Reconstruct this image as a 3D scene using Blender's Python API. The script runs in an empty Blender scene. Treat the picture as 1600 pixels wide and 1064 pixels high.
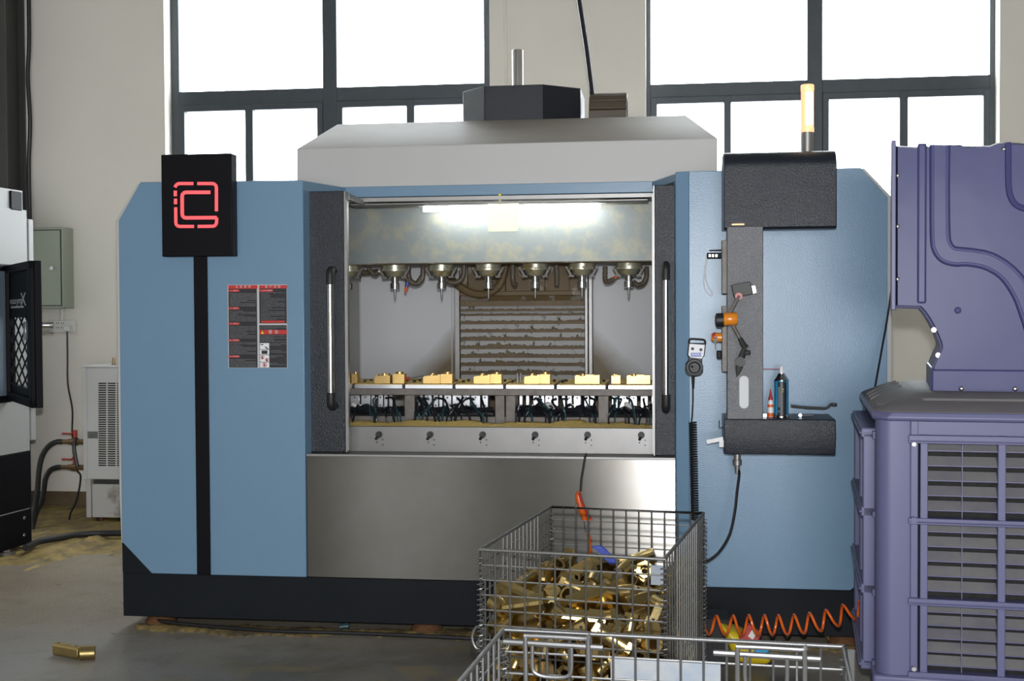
import bpy, bmesh, random
from math import *
from mathutils import Vector, Matrix, Euler

random.seed(7)
SC = bpy.context.scene
COL = SC.collection
M = {}

# ------------------------------------------------------------------ camera
# World frame: X along the machine's front, Y into the hall, Z up, origin on the floor
CAM = Vector((0, -5.75, 1.57)); FPX = 1900.0
YAW, PIT, ROLL = 0.131027, 0.0233611, -0.0049724
FW = Vector((-sin(YAW)*cos(PIT), cos(YAW)*cos(PIT), -sin(PIT)))
_R = Vector((cos(YAW), sin(YAW), 0)); _U = _R.cross(FW)
RT = _R*cos(ROLL) + _U*sin(ROLL); UP = _U*cos(ROLL) - _R*sin(ROLL)
cd = bpy.data.cameras.new('camera'); cd.sensor_width = 36; cd.lens = FPX*36/1600
cd.clip_start = .05; cd.clip_end = 200
cam = bpy.data.objects.new('camera', cd); COL.objects.link(cam); SC.camera = cam
cam.matrix_world = Matrix(((RT.x, UP.x, -FW.x, CAM.x), (RT.y, UP.y, -FW.y, CAM.y), (RT.z, UP.z, -FW.z, CAM.z), (0, 0, 0, 1)))

def ray(u, v): return FW*FPX + RT*(u-800) + UP*(532-v)
def at(u, v, y):                       # measured point of the photo on the plane Y = y
    r = ray(u, v); return CAM + r*((y-CAM.y)/r.y)
def atz(u, v, z=0):                    # ... on the plane Z = z
    r = ray(u, v); return CAM + r*((z-CAM.z)/r.z)
def opt(u, v, d): return CAM + ray(u, v)*(d/FPX)
def X(u, v, y): return at(u, v, y).x
def Z(u, v, y): return at(u, v, y).z

# ------------------------------------------------------------------ helpers
def tag(o, label=None, cat=None, group=None, kind=None):
    if label: o['label'] = label
    if cat: o['category'] = cat
    if group: o['group'] = group
    if kind: o['kind'] = kind
    return o
def empty(name, loc=(0, 0, 0), rot=(0, 0, 0), label=None, cat=None, group=None):
    o = bpy.data.objects.new(name, None); COL.objects.link(o)
    o.location = loc; o.rotation_euler = rot; o.empty_display_size = .1
    return tag(o, label, cat, group)
def dup(o, parent=None, loc=None, rot=None):
    kids = list(o.children)
    c = o.copy(); COL.objects.link(c)
    if parent is not None: c.parent = parent
    if loc is not None: c.location = loc
    if rot is not None: c.rotation_euler = rot
    for k in kids: dup(k, c)
    return c
def place(o, origin):                  # give a mesh built in world coordinates an origin of its own
    origin = Vector(origin); o.data.transform(Matrix.Translation(-origin)); o.location = origin; return o
def smooth_path(pts, n=8):             # Catmull-Rom through the points
    P = [Vector(p) for p in pts]; P = [P[0]*2-P[1]] + P + [P[-1]*2-P[-2]]; out = []
    for i in range(1, len(P)-2):
        a, b, c, d = P[i-1:i+3]
        for k in range(n):
            t = k/n
            out.append(.5*((2*b)+(c-a)*t+(2*a-5*b+4*c-d)*t*t+(3*b-a-3*c+d)*t**3))
    return out+[P[-2]]
def text_mesh(name, body, size, mat, loc, parent=None, extrude=.0004, align='CENTER', rotz=0, sx=1, rotx=pi/2):
    c = bpy.data.curves.new(name, 'FONT'); c.body = body; c.size = size; c.extrude = extrude
    c.align_x = align; c.align_y = 'CENTER'; c.resolution_u = 3
    t = bpy.data.objects.new(name, c); COL.objects.link(t)
    dg = bpy.context.evaluated_depsgraph_get(); dg.update()
    me = bpy.data.meshes.new_from_object(t.evaluated_get(dg)); bpy.data.objects.remove(t)
    me.name = name; me.materials.clear(); me.materials.append(M[mat])
    me.transform(Matrix.Translation(Vector(loc)) @ Matrix.Rotation(rotz, 4, 'Z') @ Matrix.Rotation(rotx, 4, 'X') @ Matrix.Diagonal((sx, 1, 1, 1)))
    o = bpy.data.objects.new(name, me); COL.objects.link(o)
    if parent is not None: o.parent = parent
    return o

SKY, FLASH, EXPO, ANROT = 13.0, 600, 0.0, 0.25

class MB:
    def __init__(s): s.v=[]; s.f=[]; s.m=[]
    def _add(s, vs, fs, mat=0):
        b=len(s.v); s.v += [tuple(p) for p in vs]
        s.f += [tuple(b+i for i in f) for f in fs]; s.m += [mat]*len(fs); return s
    def box(s, c, d, mat=0, R=None):
        x,y,z=[k/2 for k in d]
        vs=[Vector(p) for p in ((-x,-y,-z),(x,-y,-z),(x,y,-z),(-x,y,-z),(-x,-y,z),(x,-y,z),(x,y,z),(-x,y,z))]
        if R is not None: vs=[R@p for p in vs]
        c=Vector(c)
        return s._add([p+c for p in vs],[(0,3,2,1),(4,5,6,7),(0,1,5,4),(1,2,6,5),(2,3,7,6),(3,0,4,7)],mat)
    def bb(s, a, b, mat=0):
        lo=[min(p,q) for p,q in zip(a,b)]; hi=[max(p,q) for p,q in zip(a,b)]
        return s.box([(p+q)/2 for p,q in zip(lo,hi)],[q-p for p,q in zip(lo,hi)],mat)
    def loft(s, rings, caps=True, mat=0, closed=True):
        n=len(rings[0]); vs=[p for r in rings for p in r]; fs=[]
        for k in range(len(rings)-1):
            for i in range(n if closed else n-1):
                j=(i+1)%n; fs.append((k*n+i,k*n+j,(k+1)*n+j,(k+1)*n+i))
        if caps:
            fs.append(tuple(range(n-1,-1,-1))); fs.append(tuple((len(rings)-1)*n+i for i in range(n)))
        return s._add(vs,fs,mat)
    def xz(s, poly, y0, y1, mat=0):      # polygon in XZ extruded along Y
        return s.loft([[(x,y0,z) for x,z in poly],[(x,y1,z) for x,z in poly]],True,mat)
    def yz(s, poly, x0, x1, mat=0):
        return s.loft([[(x0,y,z) for y,z in poly],[(x1,y,z) for y,z in poly]],True,mat)
    def xy(s, poly, z0, z1, mat=0):
        return s.loft([[(x,y,z0) for x,y in poly],[(x,y,z1) for x,y in poly]],True,mat)
    @staticmethod
    def _frame(ax):
        a=Vector(ax).normalized(); t=Vector((0,0,1)) if abs(a.z)<.9 else Vector((1,0,0))
        u=a.cross(t).normalized(); return a,u,a.cross(u)
    def cyl(s, c, ax, r, h, n=16, mat=0, r2=None):
        a,u,w=s._frame(ax); c=Vector(c); r2=r if r2 is None else r2
        rg=lambda k,rr:[c+a*k+(u*cos(2*pi*i/n)+w*sin(2*pi*i/n))*rr for i in range(n)]
        return s.loft([rg(-h/2,r),rg(h/2,r2)],True,mat)
    def lathe(s, c, ax, prof, n=20, mat=0, caps=True):   # prof: (distance along axis, radius)
        a,u,w=s._frame(ax); c=Vector(c)
        return s.loft([[c+a*k+(u*cos(2*pi*i/n)+w*sin(2*pi*i/n))*max(r,1e-5) for i in range(n)] for k,r in prof],caps,mat)
    def ring(s, c, ax, ro, ri, h, n=20, mat=0):
        a,u,w=s._frame(ax); c=Vector(c)
        rg=lambda k,rr:[c+a*k+(u*cos(2*pi*i/n)+w*sin(2*pi*i/n))*rr for i in range(n)]
        return s.loft([rg(-h/2,ri),rg(-h/2,ro),rg(h/2,ro),rg(h/2,ri),rg(-h/2,ri)],False,mat)
    def tube(s, pts, r, n=8, mat=0, caps=True):
        P=[Vector(p) for p in pts]
        T=[(P[min(i+1,len(P)-1)]-P[max(i-1,0)]).normalized() for i in range(len(P))]
        u=s._frame(T[0])[1]; rings=[]
        for i,p in enumerate(P):
            u=(u-T[i]*u.dot(T[i]))
            u=u.normalized() if u.length>1e-6 else s._frame(T[i])[1]
            w=T[i].cross(u); rr=r[i] if isinstance(r,(list,tuple)) else r
            rings.append([p+(u*cos(2*pi*k/n)+w*sin(2*pi*k/n))*rr for k in range(n)])
        return s.loft(rings,caps,mat)
    def build(s, name, mats, parent=None, bevel=0, smooth=35, seg=2):
        me=bpy.data.meshes.new(name); me.from_pydata(s.v,[],s.f); 
        bm=bmesh.new(); bm.from_mesh(me); bmesh.ops.recalc_face_normals(bm,faces=bm.faces); bm.to_mesh(me); bm.free()
        for m in (mats if isinstance(mats,(list,tuple)) else [mats]): me.materials.append(M[m] if isinstance(m,str) else m)
        if any(s.m): me.polygons.foreach_set('material_index',s.m)
        if smooth: me.shade_smooth(); me.set_sharp_from_angle(angle=radians(smooth))
        o=bpy.data.objects.new(name,me); COL.objects.link(o)
        if parent is not None: o.parent=parent
        if bevel:
            b=o.modifiers.new('bevel','BEVEL'); b.width=bevel; b.segments=seg; b.limit_method='ANGLE'; b.angle_limit=radians(40); b.harden_normals=False
        return o
# ------------------------------------------------------------------ materials
def mat(name, col, rough=.5, metal=0, spec=.5, noise=None, bump=None, emit=None, aniso=None, trans=None, coat=None):
    """noise = (scale, amount, colour2[, lo, hi]); bump = (scale, strength, distance)"""
    m = bpy.data.materials.new(name); m.use_nodes = True; M[name] = m
    nt = m.node_tree; N = nt.nodes; L = nt.links; b = N['Principled BSDF']
    b.inputs['Base Color'].default_value = (*col, 1); b.inputs['Roughness'].default_value = rough
    b.inputs['Metallic'].default_value = metal; b.inputs['Specular IOR Level'].default_value = spec
    tc = N.new('ShaderNodeTexCoord')
    if noise:
        sc, amt, c2 = noise[:3]; lo, hi = noise[3:5] if len(noise) > 3 else (.35, .7)
        t = N.new('ShaderNodeTexNoise'); t.inputs['Scale'].default_value = sc; t.inputs['Detail'].default_value = 6; t.inputs['Roughness'].default_value = .65
        L.new(tc.outputs['Object'], t.inputs['Vector'])
        r = N.new('ShaderNodeMapRange'); r.inputs[1].default_value = lo; r.inputs[2].default_value = hi; r.inputs[4].default_value = amt
        L.new(t.outputs['Fac'], r.inputs[0])
        x = N.new('ShaderNodeMix'); x.data_type = 'RGBA'; x.inputs[6].default_value = (*col, 1); x.inputs[7].default_value = (*c2, 1)
        L.new(r.outputs[0], x.inputs[0]); L.new(x.outputs[2], b.inputs['Base Color'])
    if bump:
        t = N.new('ShaderNodeTexNoise'); t.inputs['Scale'].default_value = bump[0]; t.inputs['Detail'].default_value = 3
        L.new(tc.outputs['Object'], t.inputs['Vector'])
        bp = N.new('ShaderNodeBump'); bp.inputs['Strength'].default_value = bump[1]; bp.inputs['Distance'].default_value = bump[2]
        L.new(t.outputs['Fac'], bp.inputs['Height']); L.new(bp.outputs[0], b.inputs['Normal'])
    if emit:
        b.inputs['Emission Color'].default_value = (*emit[0], 1); b.inputs['Emission Strength'].default_value = emit[1]
    if aniso is not None:
        b.inputs['Anisotropic'].default_value = aniso[0]; b.inputs['Anisotropic Rotation'].default_value = aniso[1]
        tg = N.new('ShaderNodeCombineXYZ'); tg.inputs[0].default_value = 1; L.new(tg.outputs[0], b.inputs['Tangent'])
    if trans: b.inputs['Transmission Weight'].default_value = trans
    if coat: b.inputs['Coat Weight'].default_value = coat[0]; b.inputs['Coat Roughness'].default_value = coat[1]
    return m

mat('wall_paint', (.78, .745, .67), .85, noise=(1.3, .35, (.70, .665, .595)), bump=(60, .15, .004))
mat('ceiling_paint', (.22, .22, .215), .9)
mat('window_frame', (.055, .068, .08), .45, noise=(9, .5, (.08, .09, .10)))
mat('blue_paint', (.152, .262, .378), .32, spec=.5, noise=(1.1, .5, (.14, .243, .352)), bump=(170, .30, .0022))
mat('white_paint', (.49, .485, .475), .5, noise=(2, .4, (.46, .45, .435)), bump=(420, .06, .001))
mat('white_dusty', (.31, .275, .235), .6, noise=(1.5, .7, (.27, .215, .165), .4, .65))
mat('grey_body', (.47, .465, .45), .5)
mat('dark_paint', (.011, .014, .021), .32, spec=.4, noise=(3, .5, (.015, .018, .026)), bump=(210, .6, .004))
mat('black_paint', (.004, .004, .006), .5, spec=.15)
mat('plinth_paint', (.008, .010, .013), .6, spec=.15, noise=(4, .5, (.012, .014, .017)))
mat('column_paint', (.070, .072, .080), .36, spec=.8, noise=(5, .6, (.10, .10, .105)), bump=(210, .65, .004))
mat('interior_grey', (.60, .61, .62), .5)
mat('galvanised', (.20, .22, .22), .55, .85, noise=(11, .9, (.27, .265, .21), .45, .62))
mat('steel', (.29, .285, .28), .45, .8, noise=(14, .5, (.24, .23, .22)))
mat('cast_steel', (.13, .115, .105), .55, .4, noise=(22, .8, (.20, .185, .17)), bump=(60, .2, .004))
mat('chrome', (.58, .57, .57), .18, 1)
mat('aluminium', (.72, .73, .76), .34, .85, noise=(8, .4, (.6, .6, .62)))
mat('rubber', (.012, .012, .012), .5)
mat('hose_black', (.012, .014, .018), .3)
mat('hose_teal', (.025, .06, .07), .25)
mat('mud_brown', (.115, .075, .03), .55, noise=(8, .7, (.17, .115, .05)), bump=(40, .3, .01))
mat('brass', (.64, .48, .20), .27, 1, noise=(16, .6, (.44, .33, .14)), bump=(55, .1, .003))
mat('brass_cast', (.72, .50, .20), .38, .9, noise=(18, .5, (.60, .38, .13)))
mat('hole_dark', (.02, .015, .01), .7)
mat('brass_chips', (.80, .58, .19), .6, 0, noise=(150, .9, (.40, .27, .07)), bump=(150, .5, .006))
mat('led_white', (1, 1, 1), .5, emit=((.97, 1, .95), 40))
mat('logo_red', (.5, .02, .03), .5, emit=((1, .13, .14), 1.0))
mat('lamp_glow', (1, .5, .2), .3, emit=((1, .46, .26), 1.05))
mat('lamp_core', (1, .9, .8), .3, emit=((1, .85, .65), 5))
mat('label_black', (.018, .018, .022), .4)
mat('label_white', (.5, .5, .5), .5)
mat('label_red', (.50, .03, .025), .45)
mat('label_text', (.16, .16, .165), .5)
mat('label_yellow', (.75, .6, .02), .5)
mat('label_blue', (.03, .07, .42), .4)
mat('pure_white', (.78, .78, .8), .45)
mat('orange_plastic', (.72, .12, .012), .3)
mat('amber_plastic', (.75, .24, .02), .22)
mat('red_paint', (.42, .035, .03), .4)
mat('blue_plastic', (.02, .05, .32), .4)
mat('cyan_plastic', (.02, .30, .60), .4)
mat('can_blue', (.02, .26, .50), .35, .1)
mat('sill_steel', (.20, .195, .19), .45, .8, noise=(10, .5, (.16, .155, .15)))
mat('yellow_plastic', (.62, .47, .015), .4, noise=(12, .5, (.5, .36, .01)))
mat('purple_plastic', (.098, .098, .195), .45, spec=.4, noise=(3.2, .5, (.106, .106, .195)))
mat('purple_duct', (.054, .056, .150), .36, spec=.16, noise=(3, .5, (.060, .062, .152)), bump=(2.5, .25, .02))
mat('slat_dusty', (.165, .16, .155), .6, noise=(6, .8, (.12, .115, .14), .4, .62))
mat('pad_dark', (.02, .019, .018), .9, noise=(60, .9, (.008, .008, .008)))
mat('dust_top', (.125, .118, .125), .7, noise=(4, .8, (.16, .15, .14)))
mat('wire_zinc', (.175, .175, .17), .45, .7, noise=(30, .6, (.17, .165, .15)))
mat('wire_bright', (.185, .185, .185), .45, .7, noise=(30, .5, (.145, .145, .14)))
mat('plate_zinc', (.27, .28, .285), .5, .2, noise=(5, .8, (.15, .205, .28), .45, .66))
mat('box_green', (.335, .37, .295), .5)
mat('outlet_white', (.66, .65, .62), .5)
mat('cabinet_white', (.58, .58, .57), .5, noise=(3, .4, (.52, .51, .49)))
mat('stained_white', (.50, .49, .47), .6, noise=(7, .9, (.20, .16, .12), .52, .70))
mat('cnc_white', (.37, .37, .362), .5)
mat('glass_tint', (.20, .26, .32), .08, spec=.6)
mat('beam_dark', (.045, .045, .042), .55, noise=(3, .5, (.06, .06, .056)))
mat('cable_black', (.010, .010, .011), .45)
mat('rust', (.16, .07, .025), .8, noise=(30, .8, (.08, .035, .015)), bump=(50, .5, .006))
mat('chain_brown', (.085, .068, .045), .5, noise=(6, .5, (.12, .10, .075)))
mat('copper_fitting', (.30, .20, .11), .4, .8)
mat('brush_steel', (.265, .255, .238), .30, 1, noise=(2.5, .55, (.20, .18, .155), .35, .75), aniso=(.95, ANROT))
mat('dirt_wall', (.16, .115, .065), .9, noise=(7, .9, (.09, .06, .03)))
mat('cyan_cloth', (.55, .66, .74), .8)
mat('rag_dark', (.02, .02, .022), .8)

def glass():
    m = bpy.data.materials.new('window_glass'); m.use_nodes = True; M['window_glass'] = m
    nt = m.node_tree; N = nt.nodes; L = nt.links; N.clear()
    o = N.new('ShaderNodeOutputMaterial'); t = N.new('ShaderNodeBsdfTransparent'); g = N.new('ShaderNodeBsdfGlossy'); x = N.new('ShaderNodeMixShader'); f = N.new('ShaderNodeValue')
    t.inputs[0].default_value = (.93, .95, .95, 1); g.inputs['Roughness'].default_value = .02; f.outputs[0].default_value = .05
    L.new(f.outputs[0], x.inputs[0]); L.new(t.outputs[0], x.inputs[1]); L.new(g.outputs[0], x.inputs[2]); L.new(x.outputs[0], o.inputs[0])
glass()
def translucent(name, col):
    m = bpy.data.materials.new(name); m.use_nodes = True; M[name] = m
    nt = m.node_tree; N = nt.nodes; L = nt.links; N.clear()
    o = N.new('ShaderNodeOutputMaterial'); a = N.new('ShaderNodeBsdfTranslucent'); d = N.new('ShaderNodeBsdfDiffuse'); x = N.new('ShaderNodeMixShader')
    a.inputs[0].default_value = (*col, 1); d.inputs[0].default_value = (*col, 1); x.inputs[0].default_value = .3
    L.new(a.outputs[0], x.inputs[1]); L.new(d.outputs[0], x.inputs[2]); L.new(x.outputs[0], o.inputs[0])
translucent('tag_paper', (.95, .94, .78))

def muddy(name, base, metal, mud, thr, streak=(1, 1, 1), zfade=None, rough=.4):
    """base metal with caked brown mud: stretched noise, more of it towards zfade[0]"""
    m = mat(name, base, rough, metal); nt = m.node_tree; N = nt.nodes; L = nt.links; b = N['Principled BSDF']
    tc = N.new('ShaderNodeTexCoord'); mp = N.new('ShaderNodeMapping'); mp.inputs['Scale'].default_value = streak
    t = N.new('ShaderNodeTexNoise'); t.inputs['Scale'].default_value = 1; t.inputs['Detail'].default_value = 7; t.inputs['Roughness'].default_value = .6
    L.new(tc.outputs['Object'], mp.inputs[0]); L.new(mp.outputs[0], t.inputs['Vector'])
    src = t.outputs['Fac']
    if zfade:
        sp = N.new('ShaderNodeSeparateXYZ'); L.new(tc.outputs['Object'], sp.inputs[0])
        r = N.new('ShaderNodeMapRange'); r.inputs[1].default_value = zfade[0]; r.inputs[2].default_value = zfade[1]; r.inputs[3].default_value = zfade[2]; r.inputs[4].default_value = zfade[3]
        L.new(sp.outputs[2], r.inputs[0]); ad = N.new('ShaderNodeMath'); L.new(src, ad.inputs[0]); L.new(r.outputs[0], ad.inputs[1]); src = ad.outputs[0]
    rm = N.new('ShaderNodeMapRange'); rm.inputs[1].default_value = thr-.02; rm.inputs[2].default_value = thr+.02; L.new(src, rm.inputs[0])
    x = N.new('ShaderNodeMix'); x.data_type = 'RGBA'; x.inputs[6].default_value = (*base, 1); x.inputs[7].default_value = (*mud, 1)
    L.new(rm.outputs[0], x.inputs[0]); L.new(x.outputs[2], b.inputs['Base Color'])
    mm = N.new('ShaderNodeMapRange'); mm.inputs[3].default_value = metal; mm.inputs[4].default_value = 0; L.new(rm.outputs[0], mm.inputs[0]); L.new(mm.outputs[0], b.inputs['Metallic'])
    return m
MUD = (.125, .082, .032)
muddy('slat_muddy', (.62, .62, .61), .15, MUD, .60, (16, 1, 8))
muddy('casting_muddy', (.30, .27, .22), .2, (.15, .10, .045), .45, (4, 4, 4), rough=.6)
muddy('flange_muddy', (.50, .49, .38), .7, (.20, .15, .06), .56, (12, 12, 12), rough=.35)

def stained_panel():                    # interior back panel: brown splash fans low down beside the way cover
    m = mat('interior_stained', (.60, .61, .62), .5); nt = m.node_tree; N = nt.nodes; L = nt.links; b = N['Principled BSDF']
    tc = N.new('ShaderNodeTexCoord'); t = N.new('ShaderNodeTexNoise'); t.inputs['Scale'].default_value = 3.5; t.inputs['Detail'].default_value = 5
    L.new(tc.outputs['Object'], t.inputs['Vector'])
    sp = N.new('ShaderNodeSeparateXYZ'); L.new(tc.outputs['Object'], sp.inputs[0])
    # distance of x from the way cover's middle (object origin sits there), growing reach lower down
    ab = N.new('ShaderNodeMath'); ab.operation = 'ABSOLUTE'; L.new(sp.outputs[0], ab.inputs[0])
    zz = N.new('ShaderNodeMath'); zz.operation = 'MULTIPLY_ADD'; zz.inputs[1].default_value = .95; zz.inputs[2].default_value = 0; L.new(sp.outputs[2], zz.inputs[0])
    s1 = N.new('ShaderNodeMath'); L.new(ab.outputs[0], s1.inputs[0]); L.new(zz.outputs[0], s1.inputs[1])
    s2 = N.new('ShaderNodeMath'); s2.operation = 'MULTIPLY_ADD'; s2.inputs[1].default_value = -.22; L.new(t.outputs['Fac'], s2.inputs[0]); L.new(s1.outputs[0], s2.inputs[2])
    r = N.new('ShaderNodeMapRange'); r.inputs[1].default_value = .50; r.inputs[2].default_value = .72; r.inputs[3].default_value = 1; r.inputs[4].default_value = 0; L.new(s2.outputs[0], r.inputs[0])
    x = N.new('ShaderNodeMix'); x.data_type = 'RGBA'; x.inputs[6].default_value = (.60, .61, .62, 1); x.inputs[7].default_value = (.155, .108, .048, 1)
    L.new(r.outputs[0], x.inputs[0]); L.new(x.outputs[2], b.inputs['Base Color'])
stained_panel()

mat('swarf_strip', (.26, .185, .065), .7, noise=(9, .95, (.09, .07, .04), .40, .60), bump=(150, .5, .006))
mat('swarf_dirty', (.40, .285, .095), .7, noise=(7, .9, (.16, .12, .06), .42, .62), bump=(150, .5, .006))

def floor_mat():
    m = mat('concrete', (.30, .29, .27), .55); nt = m.node_tree; N = nt.nodes; L = nt.links; b = N['Principled BSDF']
    tc = N.new('ShaderNodeTexCoord')
    def noise(s, d=6): 
        t = N.new('ShaderNodeTexNoise'); t.inputs['Scale'].default_value = s; t.inputs['Detail'].default_value = d; t.inputs['Roughness'].default_value = .6
        L.new(tc.outputs['Object'], t.inputs['Vector']); return t.outputs['Fac']
    def rng(src, a, c, lo=0, hi=1):
        r = N.new('ShaderNodeMapRange'); r.inputs[1].default_value = a; r.inputs[2].default_value = c; r.inputs[3].default_value = lo; r.inputs[4].default_value = hi; L.new(src, r.inputs[0]); return r.outputs[0]
    def mix(f, c1, c2):
        x = N.new('ShaderNodeMix'); x.data_type = 'RGBA'; L.new(f, x.inputs[0])
        for k, c in ((6, c1), (7, c2)):
            if isinstance(c, tuple): x.inputs[k].default_value = (*c, 1)
            else: L.new(c, x.inputs[k])
        return x.outputs[2]
    c = mix(rng(noise(.9), .35, .65), (.40, .385, .36), (.31, .295, .27))
    c = mix(rng(noise(5), .52, .72, 0, .5), c, (.15, .13, .10))
    # brass dust trodden into the concrete along the machine's foot and by the wall
    sp = N.new('ShaderNodeSeparateXYZ'); L.new(tc.outputs['Object'], sp.inputs[0])
    near = N.new('ShaderNodeMath'); near.operation = 'ADD'; L.new(sp.outputs[1], near.inputs[0])
    w = N.new('ShaderNodeMath'); w.operation = 'MULTIPLY'; w.inputs[1].default_value = 1.3; L.new(noise(2.2), w.inputs[0]); L.new(w.outputs[0], near.inputs[1])
    dust = N.new('ShaderNodeMath'); dust.operation = 'MULTIPLY'; L.new(rng(near.outputs[0], .05, .95, 0, .8), dust.inputs[0]); L.new(rng(noise(70, 2), .4, .6), dust.inputs[1])
    c = mix(dust.outputs[0], c, (.30, .20, .06))
    # oily stain and the machine's shade painted as one dark patch before it, with pale brass dust trodden through it in swirls
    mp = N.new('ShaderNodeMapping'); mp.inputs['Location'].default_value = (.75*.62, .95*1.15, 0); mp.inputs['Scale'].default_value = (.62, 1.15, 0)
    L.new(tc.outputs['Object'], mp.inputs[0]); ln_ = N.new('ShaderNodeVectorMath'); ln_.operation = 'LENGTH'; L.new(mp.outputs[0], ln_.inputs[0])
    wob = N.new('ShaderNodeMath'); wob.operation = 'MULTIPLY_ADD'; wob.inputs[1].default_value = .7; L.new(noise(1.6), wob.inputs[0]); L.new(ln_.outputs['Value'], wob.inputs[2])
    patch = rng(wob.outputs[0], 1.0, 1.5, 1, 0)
    oil_shade = N.new('ShaderNodeMath'); oil_shade.operation = 'MULTIPLY'; L.new(patch, oil_shade.inputs[0]); L.new(rng(noise(1.1), .3, .6, .55, .9), oil_shade.inputs[1])
    c = mix(oil_shade.outputs[0], c, (.095, .088, .07))
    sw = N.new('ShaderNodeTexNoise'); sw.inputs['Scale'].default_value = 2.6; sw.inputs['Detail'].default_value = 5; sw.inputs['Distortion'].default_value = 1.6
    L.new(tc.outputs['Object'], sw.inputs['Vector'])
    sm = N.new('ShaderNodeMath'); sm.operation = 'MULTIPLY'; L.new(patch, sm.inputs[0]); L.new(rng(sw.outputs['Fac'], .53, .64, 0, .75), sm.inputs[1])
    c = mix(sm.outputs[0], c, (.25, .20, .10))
    L.new(c, b.inputs['Base Color'])
    L.new(rng(noise(3), .3, .7, .26, .42), b.inputs['Roughness'])
    bp = N.new('ShaderNodeBump'); bp.inputs['Strength'].default_value = .15; bp.inputs['Distance'].default_value = .01; L.new(noise(40), bp.inputs['Height']); L.new(bp.outputs[0], b.inputs['Normal'])
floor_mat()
# ---- brass pieces -------------------------------------------------------
def brass_bar_bm():
    m = MB()
    # chamfered bar, raised boss at one end, angled ring socket at the other
    pr = [(-.024,-.014),(-.016,-.022),(.016,-.022),(.024,-.014),(.024,.014),(.016,.022),(-.016,.022),(-.024,.014)]
    m.loft([[(x,a,b) for a,b in pr] for x in (-.085,-.078,.05,.056)], caps=True)
    m.box((-.055,0,.024),(.05,.034,.012))
    m.ring((.078,0,.012),(.75,0,.66),.029,.019,.06,16)
    m.cyl((-.07,-.0225,0),(0,-1,0),.006,.004,10,mat=1)
    m.cyl((.03,-.0225,0),(0,-1,0),.006,.004,10,mat=1)
    return m
def brass_tee_bm():
    m = MB()
    m.ring((0,0,0),(1,0,0),.027,.018,.13,18)
    m.cyl((0,0,.036),(0,0,1),.021,.05,14)
    m.ring((.06,0,0),(1,0,0),.033,.018,.018,6)
    m.ring((-.06,0,0),(1,0,0),.033,.018,.018,6)
    m.ring((0,0,.066),(0,0,1),.026,.014,.014,6)
    return m
def brass_block_bm():
    m = MB()
    pr = [(-.1,-.03),(-.07,-.058),(.07,-.058),(.1,-.03),(.1,.03),(.07,.058),(-.07,.058),(-.1,.03)]
    m.loft([[(a*s,b*s,z) for a,b in pr] for z,s in ((-.024,.94),(-.02,1),(.016,1),(.022,.95))], caps=True)
    m.cyl((-.04,0,.026),(0,0,1),.03,.012,18)
    m.ring((.05,0,.026),(0,0,1),.026,.016,.014,18)
    m.cyl((.05,0,.0225),(0,0,1),.016,.003,14,mat=1)
    return m
# ------------------------------------------------------------------ the hall
WY = 3.3                                  # face of the back wall
def st(o): o['kind'] = 'structure'; return o
X0, X1, YF, HC = -9.0, 7.0, -12.0, 7.0
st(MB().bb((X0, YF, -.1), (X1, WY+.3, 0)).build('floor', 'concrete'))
st(MB().bb((X0, YF, HC), (X1, WY+.3, HC+.1)).build('ceiling', 'ceiling_paint'))
st(MB().bb((X0-.2, YF, 0), (X0, WY+.3, HC)).build('wall_left', 'wall_paint'))
st(MB().bb((X1, YF, 0), (X1+.2, WY+.3, HC)).build('wall_right', 'wall_paint'))
# wall behind the camera, with unseen openings added for fill light and reflections
FRONT = [(-4.55, -4.2, .8, 3.0), (-3.5, -3.25, .8, 3.0), (-.5, 2.6, 0, 2.9)]    # two added slits and one added wide opening: x0, x1, z0, z1
m = MB(); xx = X0-.2
for a, b, c, d in FRONT:
    m.bb((xx, YF-.2, 0), (a, YF, HC)).bb((a, YF-.2, d), (b, YF, HC)); xx = b
    if c: m.bb((a, YF-.2, 0), (b, YF, c))
st(m.bb((xx, YF-.2, 0), (X1+.2, YF, HC)).build('wall_front', 'wall_paint'))
FYW = WY+.14                              # plane of the window frames
wa = (X(257, 120, WY), X(765, 120, WY)); wb = (X(1009, 120, WY), X(1562, 120, WY))
wc = (-8.1, -5.55)                        # the next bay's window, outside the picture
SILL, HEAD = Z(1395, 425, WY), 4.5
def wall_cells(m, xs, opens):
    xs = sorted(set([X0-.2, X1+.2] + [v for o in opens for v in o]))
    for a, b in zip(xs, xs[1:]):
        if (a, b) in opens: m.bb((a, WY, 0), (b, WY+.3, SILL)); m.bb((a, WY, HEAD), (b, WY+.3, HC))
        else: m.bb((a, WY, 0), (b, WY+.3, HC))
    return m
st(wall_cells(MB(), None, [wa, wb, wc]).build('wall_back', 'wall_paint', smooth=0))
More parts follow.
